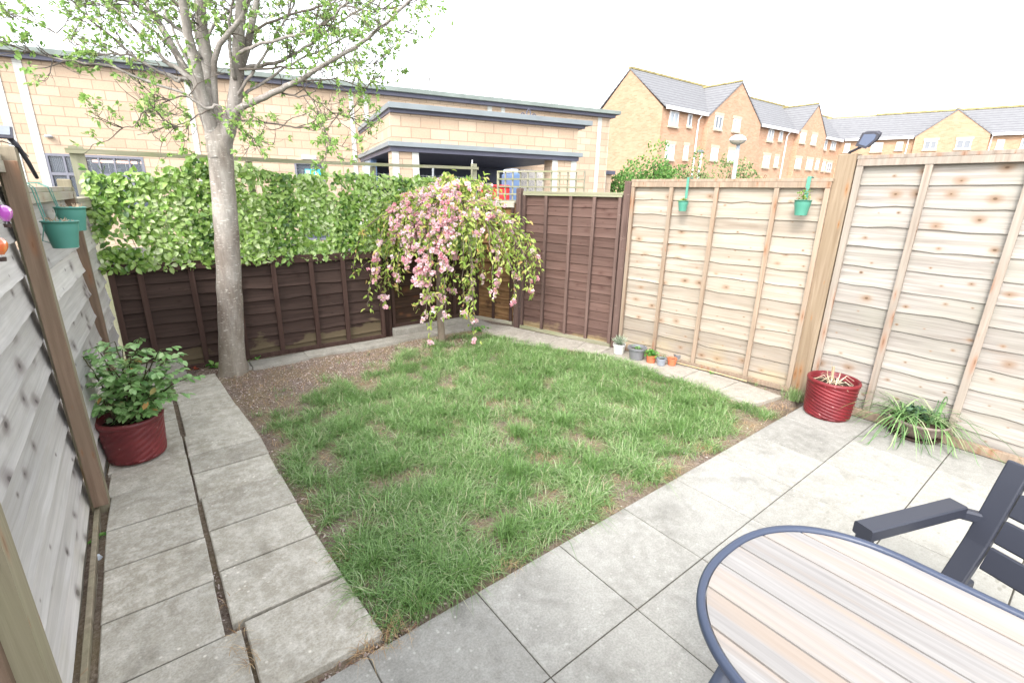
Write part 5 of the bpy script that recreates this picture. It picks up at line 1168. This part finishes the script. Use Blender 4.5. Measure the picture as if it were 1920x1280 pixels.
for w in [(1249, 1264, 270, 299), (1283, 1290, 273, 299), (1402, 1412.7, 288, 313), (1432, 1443, 291, 314), (1453.5, 1459.4, 294, 313), (1551, 1559, 305, 322), (1543, 1547, 303, 321)]: window(APT, fs_, *w, off=-.05, n=1 if w[1] - w[0] < 8 else 2)
for w in [(1325, 1337, 278, 301), (1357, 1370, 282, 304), (1484, 1493.6, 297, 316), (1505, 1515, 299, 318), (1522, 1527, 301, 318)]: window(APT, fs_, *w, off=GO, n=1 if w[1] - w[0] < 8 else 2)
for (x, y) in ((1309, 215), (1475, 248)):
    s_, z_ = fs_(x, y); MB().rnd().tube([(s_, -.42, EZ - .1), (s_, -.12, EZ - .5), (s_, -.12, 0)], .07, 8).build('drainpipe', m_upvc, APT)
# wing towards the camera at the right
CBs, _ = fs_(1576, 262); CBp = KB + FD * CBs; WA = -73.5
WD, WN, fw_ = frame(CBp, WA)
_, ez1 = fw_(1600, 262); _, ez2 = fw_(1920, 250); print('wing eaves', ez1, ez2, 'corner', CBp)
WG = thing('apartment_block', 'right hand wing of the distant brick apartments, seen over the tall pale fence', 'building', (CBp[0], CBp[1], 0), R(WA))
SE_, _ = fw_(1985, 250); WE = (ez1 + ez2) / 2; 
_, rz1 = fw_(1760, 212); WH = 4.3; WRZ = WE + 2.9
# ridge height from the picture : plane of the ridge lies WH behind the facade
rb = CBp + WN * WH; p = lp(1850, 204, rb, rb + WD); WRZ = p[2]; print('wing ridge', WRZ, 'len', SE_)
MB().rnd().box(-8, SE_, 0, 2 * WH, -.1, WE).build('wall', m_brick2, WG)
b = MB(); roofslab(b, -12, SE_ + .1, -.35, WE - .05, WH, WRZ - .1); roofslab(b, -12, SE_ + .1, 2 * WH + .35, WE - .05, WH, WRZ - .1); b.build('roof', m_tile, WG)
sR, _ = fw_(1648, 218)
MB().rnd().box(sR * .9, SE_, WH - .2, WH + .2, WRZ - .04, WRZ + .16).build('ridge_tiles', m_ridge, WG); MB().rnd().box(-8, sR * .9 - .01, WH - .2, WH + .2, WRZ - .15, WRZ + .04).build('ridge_tiles', m_ridge, WG)
g3 = xgable(WG, fw_, (1791, 206), (1716, 258), (1856, 252), m_brick2, WE, .42, WH)
for (a_, c_) in ((.5, g3[0] - .15), (g3[1] + .15, SE_)): MB().rnd().box(a_, c_, -.5, -.355, WE - .16, WE + .10).build('gutter', m_upvc, WG)
for w in [(1585, 1595, 268, 285), (1636, 1656, 266, 284), (1682, 1694, 265, 281), (1871, 1884, 261, 279), (1917, 1932, 259, 278)]: window(WG, fw_, *w, off=-.05, lint=False, n=1 if w[1] - w[0] < 14 else 2)
for w in [(1734, 1757, 263, 281), (1794, 1821, 261, 280)]: window(WG, fw_, *w, off=GO)
for x in (1704, 1859): s_, _ = fw_(x, 260); MB().rnd().tube([(s_, -.42, WE - .1), (s_, -.12, WE - .5), (s_, -.12, 0)], .06, 8).build('drainpipe', m_upvc, WG)

# ------------------------------------------------------------------ shrubs, lamps, bare trees beyond
m_bushl = leafm('far_shrub_leaves', [(0, (.05, .14, .03)), (.5, (.13, .30, .06)), (1, (.30, .44, .14))], .3, .5, .3)
m_hedgel = leafm('far_hedge_leaves', [(0, (.06, .13, .04)), (.5, (.20, .30, .10)), (1, (.42, .46, .22))], .3, .5, .3)
def shrub(name, label, cat, px, dep, rx, ry, h, n, m, s, squash=1, base=0.0):
    p = dp(px[0], px[1], dep); t = thing(name, label, cat, (p[0], p[1], 0), 0, 'hedge sections beyond the pale fence' if name == 'hedge' else 'shrubs beyond the pale fence')
    a = RG.normal(0, 1, (n, 3)); a = unit(a) * RG.random((n, 1)) ** .35; a[:, 2] = a[:, 2] * .5 + .5
    P = a * np.array([rx, ry, h]); P[:, 2] += base
    k = np.array([1 + .32 * noise.noise(Vector(tuple(q * 1.3 + px[0]))) for q in P]); P = P * np.stack([k, k, k ** 1.5], 1)
    npmesh('foliage', leaves(P, rdir(n) + a * .6, rdir(n) + np.array([0, 0, .5]), RG.uniform(.6, 1.2, n) * s, s * .6), LF, np.clip(RG.normal(.5, .25, n), 0, 1), m, t)
    b = MB()
    for i in range(9): b.rnd().tube([(random.uniform(-.1, .1), 0, 0), (random.uniform(-.4, .4) * rx, random.uniform(-.4, .4) * ry, h * .5), (random.uniform(-.8, .8) * rx, random.uniform(-.7, .7) * ry, h * .9)], [.04, .025, .01], 5)
    b.build('stems', m_stem, t); return t
shrub('shrub', 'big bright green shrub in front of the blank brick gable', 'shrub', (1225, 300), 24, 1.8, 1.4, 3.5, 6200, m_bushl, .15)
shrub('shrub', 'dark green shrub beside the low block wall', 'shrub', (1163, 320), 20, .8, .8, 2.5, 2200, m_bushl, .13)
for (x, w_, l_) in ((1300, 1.6, 'pale hedge section just right of the big green shrub'), (1352, 1.6, 'pale hedge section under the globe street lamp, left of its post'), (1408, 1.5, 'pale hedge section right of the globe lamp post')):
    shrub('hedge', l_, 'hedge', (x, 330), 22, w_, .6, 2.95, 3000, m_hedgel, .12)
P = dp(1383, 262, 19); zt = P[2]; t = thing('street_lamp', 'pale globe street lamp on a grey post before the brick apartments', 'street lamp', (P[0] + .12, P[1], 0))
MB().rnd().tube([(0, 0, 0), (0, 0, zt - .1)], [.09, .07], 12).build('post', plain('lamp_post_grey', (.38, .43, .48), .5, .4), t, smooth=True)
MB().rnd().lathe([(0, .19), (.14, .17), (.27, .09), (.33, -.02), (.31, -.04)], 28, (-.1, 0, zt)).build('hood', plain('lamp_hood', (.62, .66, .68), .4, .5), t, smooth=True)
MB().rnd().lathe([(.31, -.04), (.26, -.12), (.14, -.18), (0, -.2)], 28, (-.1, 0, zt)).build('globe', plain('lamp_bowl', (.5, .46, .38), .3, .5), t, smooth=True)
P = dp(1315, 287, 24); t = thing('camera_pole', 'short white pole with a dark camera head beside the white downpipe', 'camera pole', (P[0], P[1], 0))
MB().rnd().tube([(0, 0, 0), (0, 0, P[2])], .06, 8).build('post', m_upvc, t); MB().rnd().box(-.28, .08, -.07, .07, P[2] + .001, P[2] + .14, .02).build('head', m_fas, t)
m_far = plain('far_twigs', (.42, .40, .38), .9, .1)
def bare(px, py, dep, w, h, label):
    p = dp(px, py, dep); t = thing('bare_tree', label, 'tree', (p[0], p[1], 0), 0, 'bare trees behind the hall'); tr = MB().rnd(); b = MB()
    tr.tube([(0, 0, 0), (.1, 0, p[2] * .5), (0, 0, p[2] - h * .4)], [.25, .18, .08], 8); tr.build('trunk', m_far, t)
    def rec(q, d, ln, r, lv):
        pts = [q]; 
        for i in range(4): d = unit(d + RG.normal(0, .16, 3) + np.array([0, 0, .06])); q = q + d * ln / 4; pts.append(q)
        b.rnd().tube([tuple(a) for a in pts], [r * (1 - .15 * i) for i in range(5)], 4, cap=False)
        if lv < 4:
            for k in range(3): rec(pts[RG.integers(2, 5)], unit(d + RG.normal(0, .5, 3)), ln * RG.uniform(.55, .8), r * .6, lv + 1)
    for k in range(5): rec(np.array([0, 0, p[2] - h * (.4 + .12 * k)]), unit(np.array([RG.normal(0, w * .4), RG.normal(0, w * .4), 1.0])), h * .5, .05, 0)
    b.build('crown', m_far, t)
bare(800, 148, 42, 1.2, 4, 'bare pale treetop just right of the leafy tree, above the hall roof')
bare(938, 180, 42, 1.2, 3.6, 'middle bare treetop above the hall roof')
bare(1045, 192, 42, 1.0, 3.0, 'right hand bare treetop above the hall roof, nearest the brick gable')
print('objects', len(bpy.data.objects))
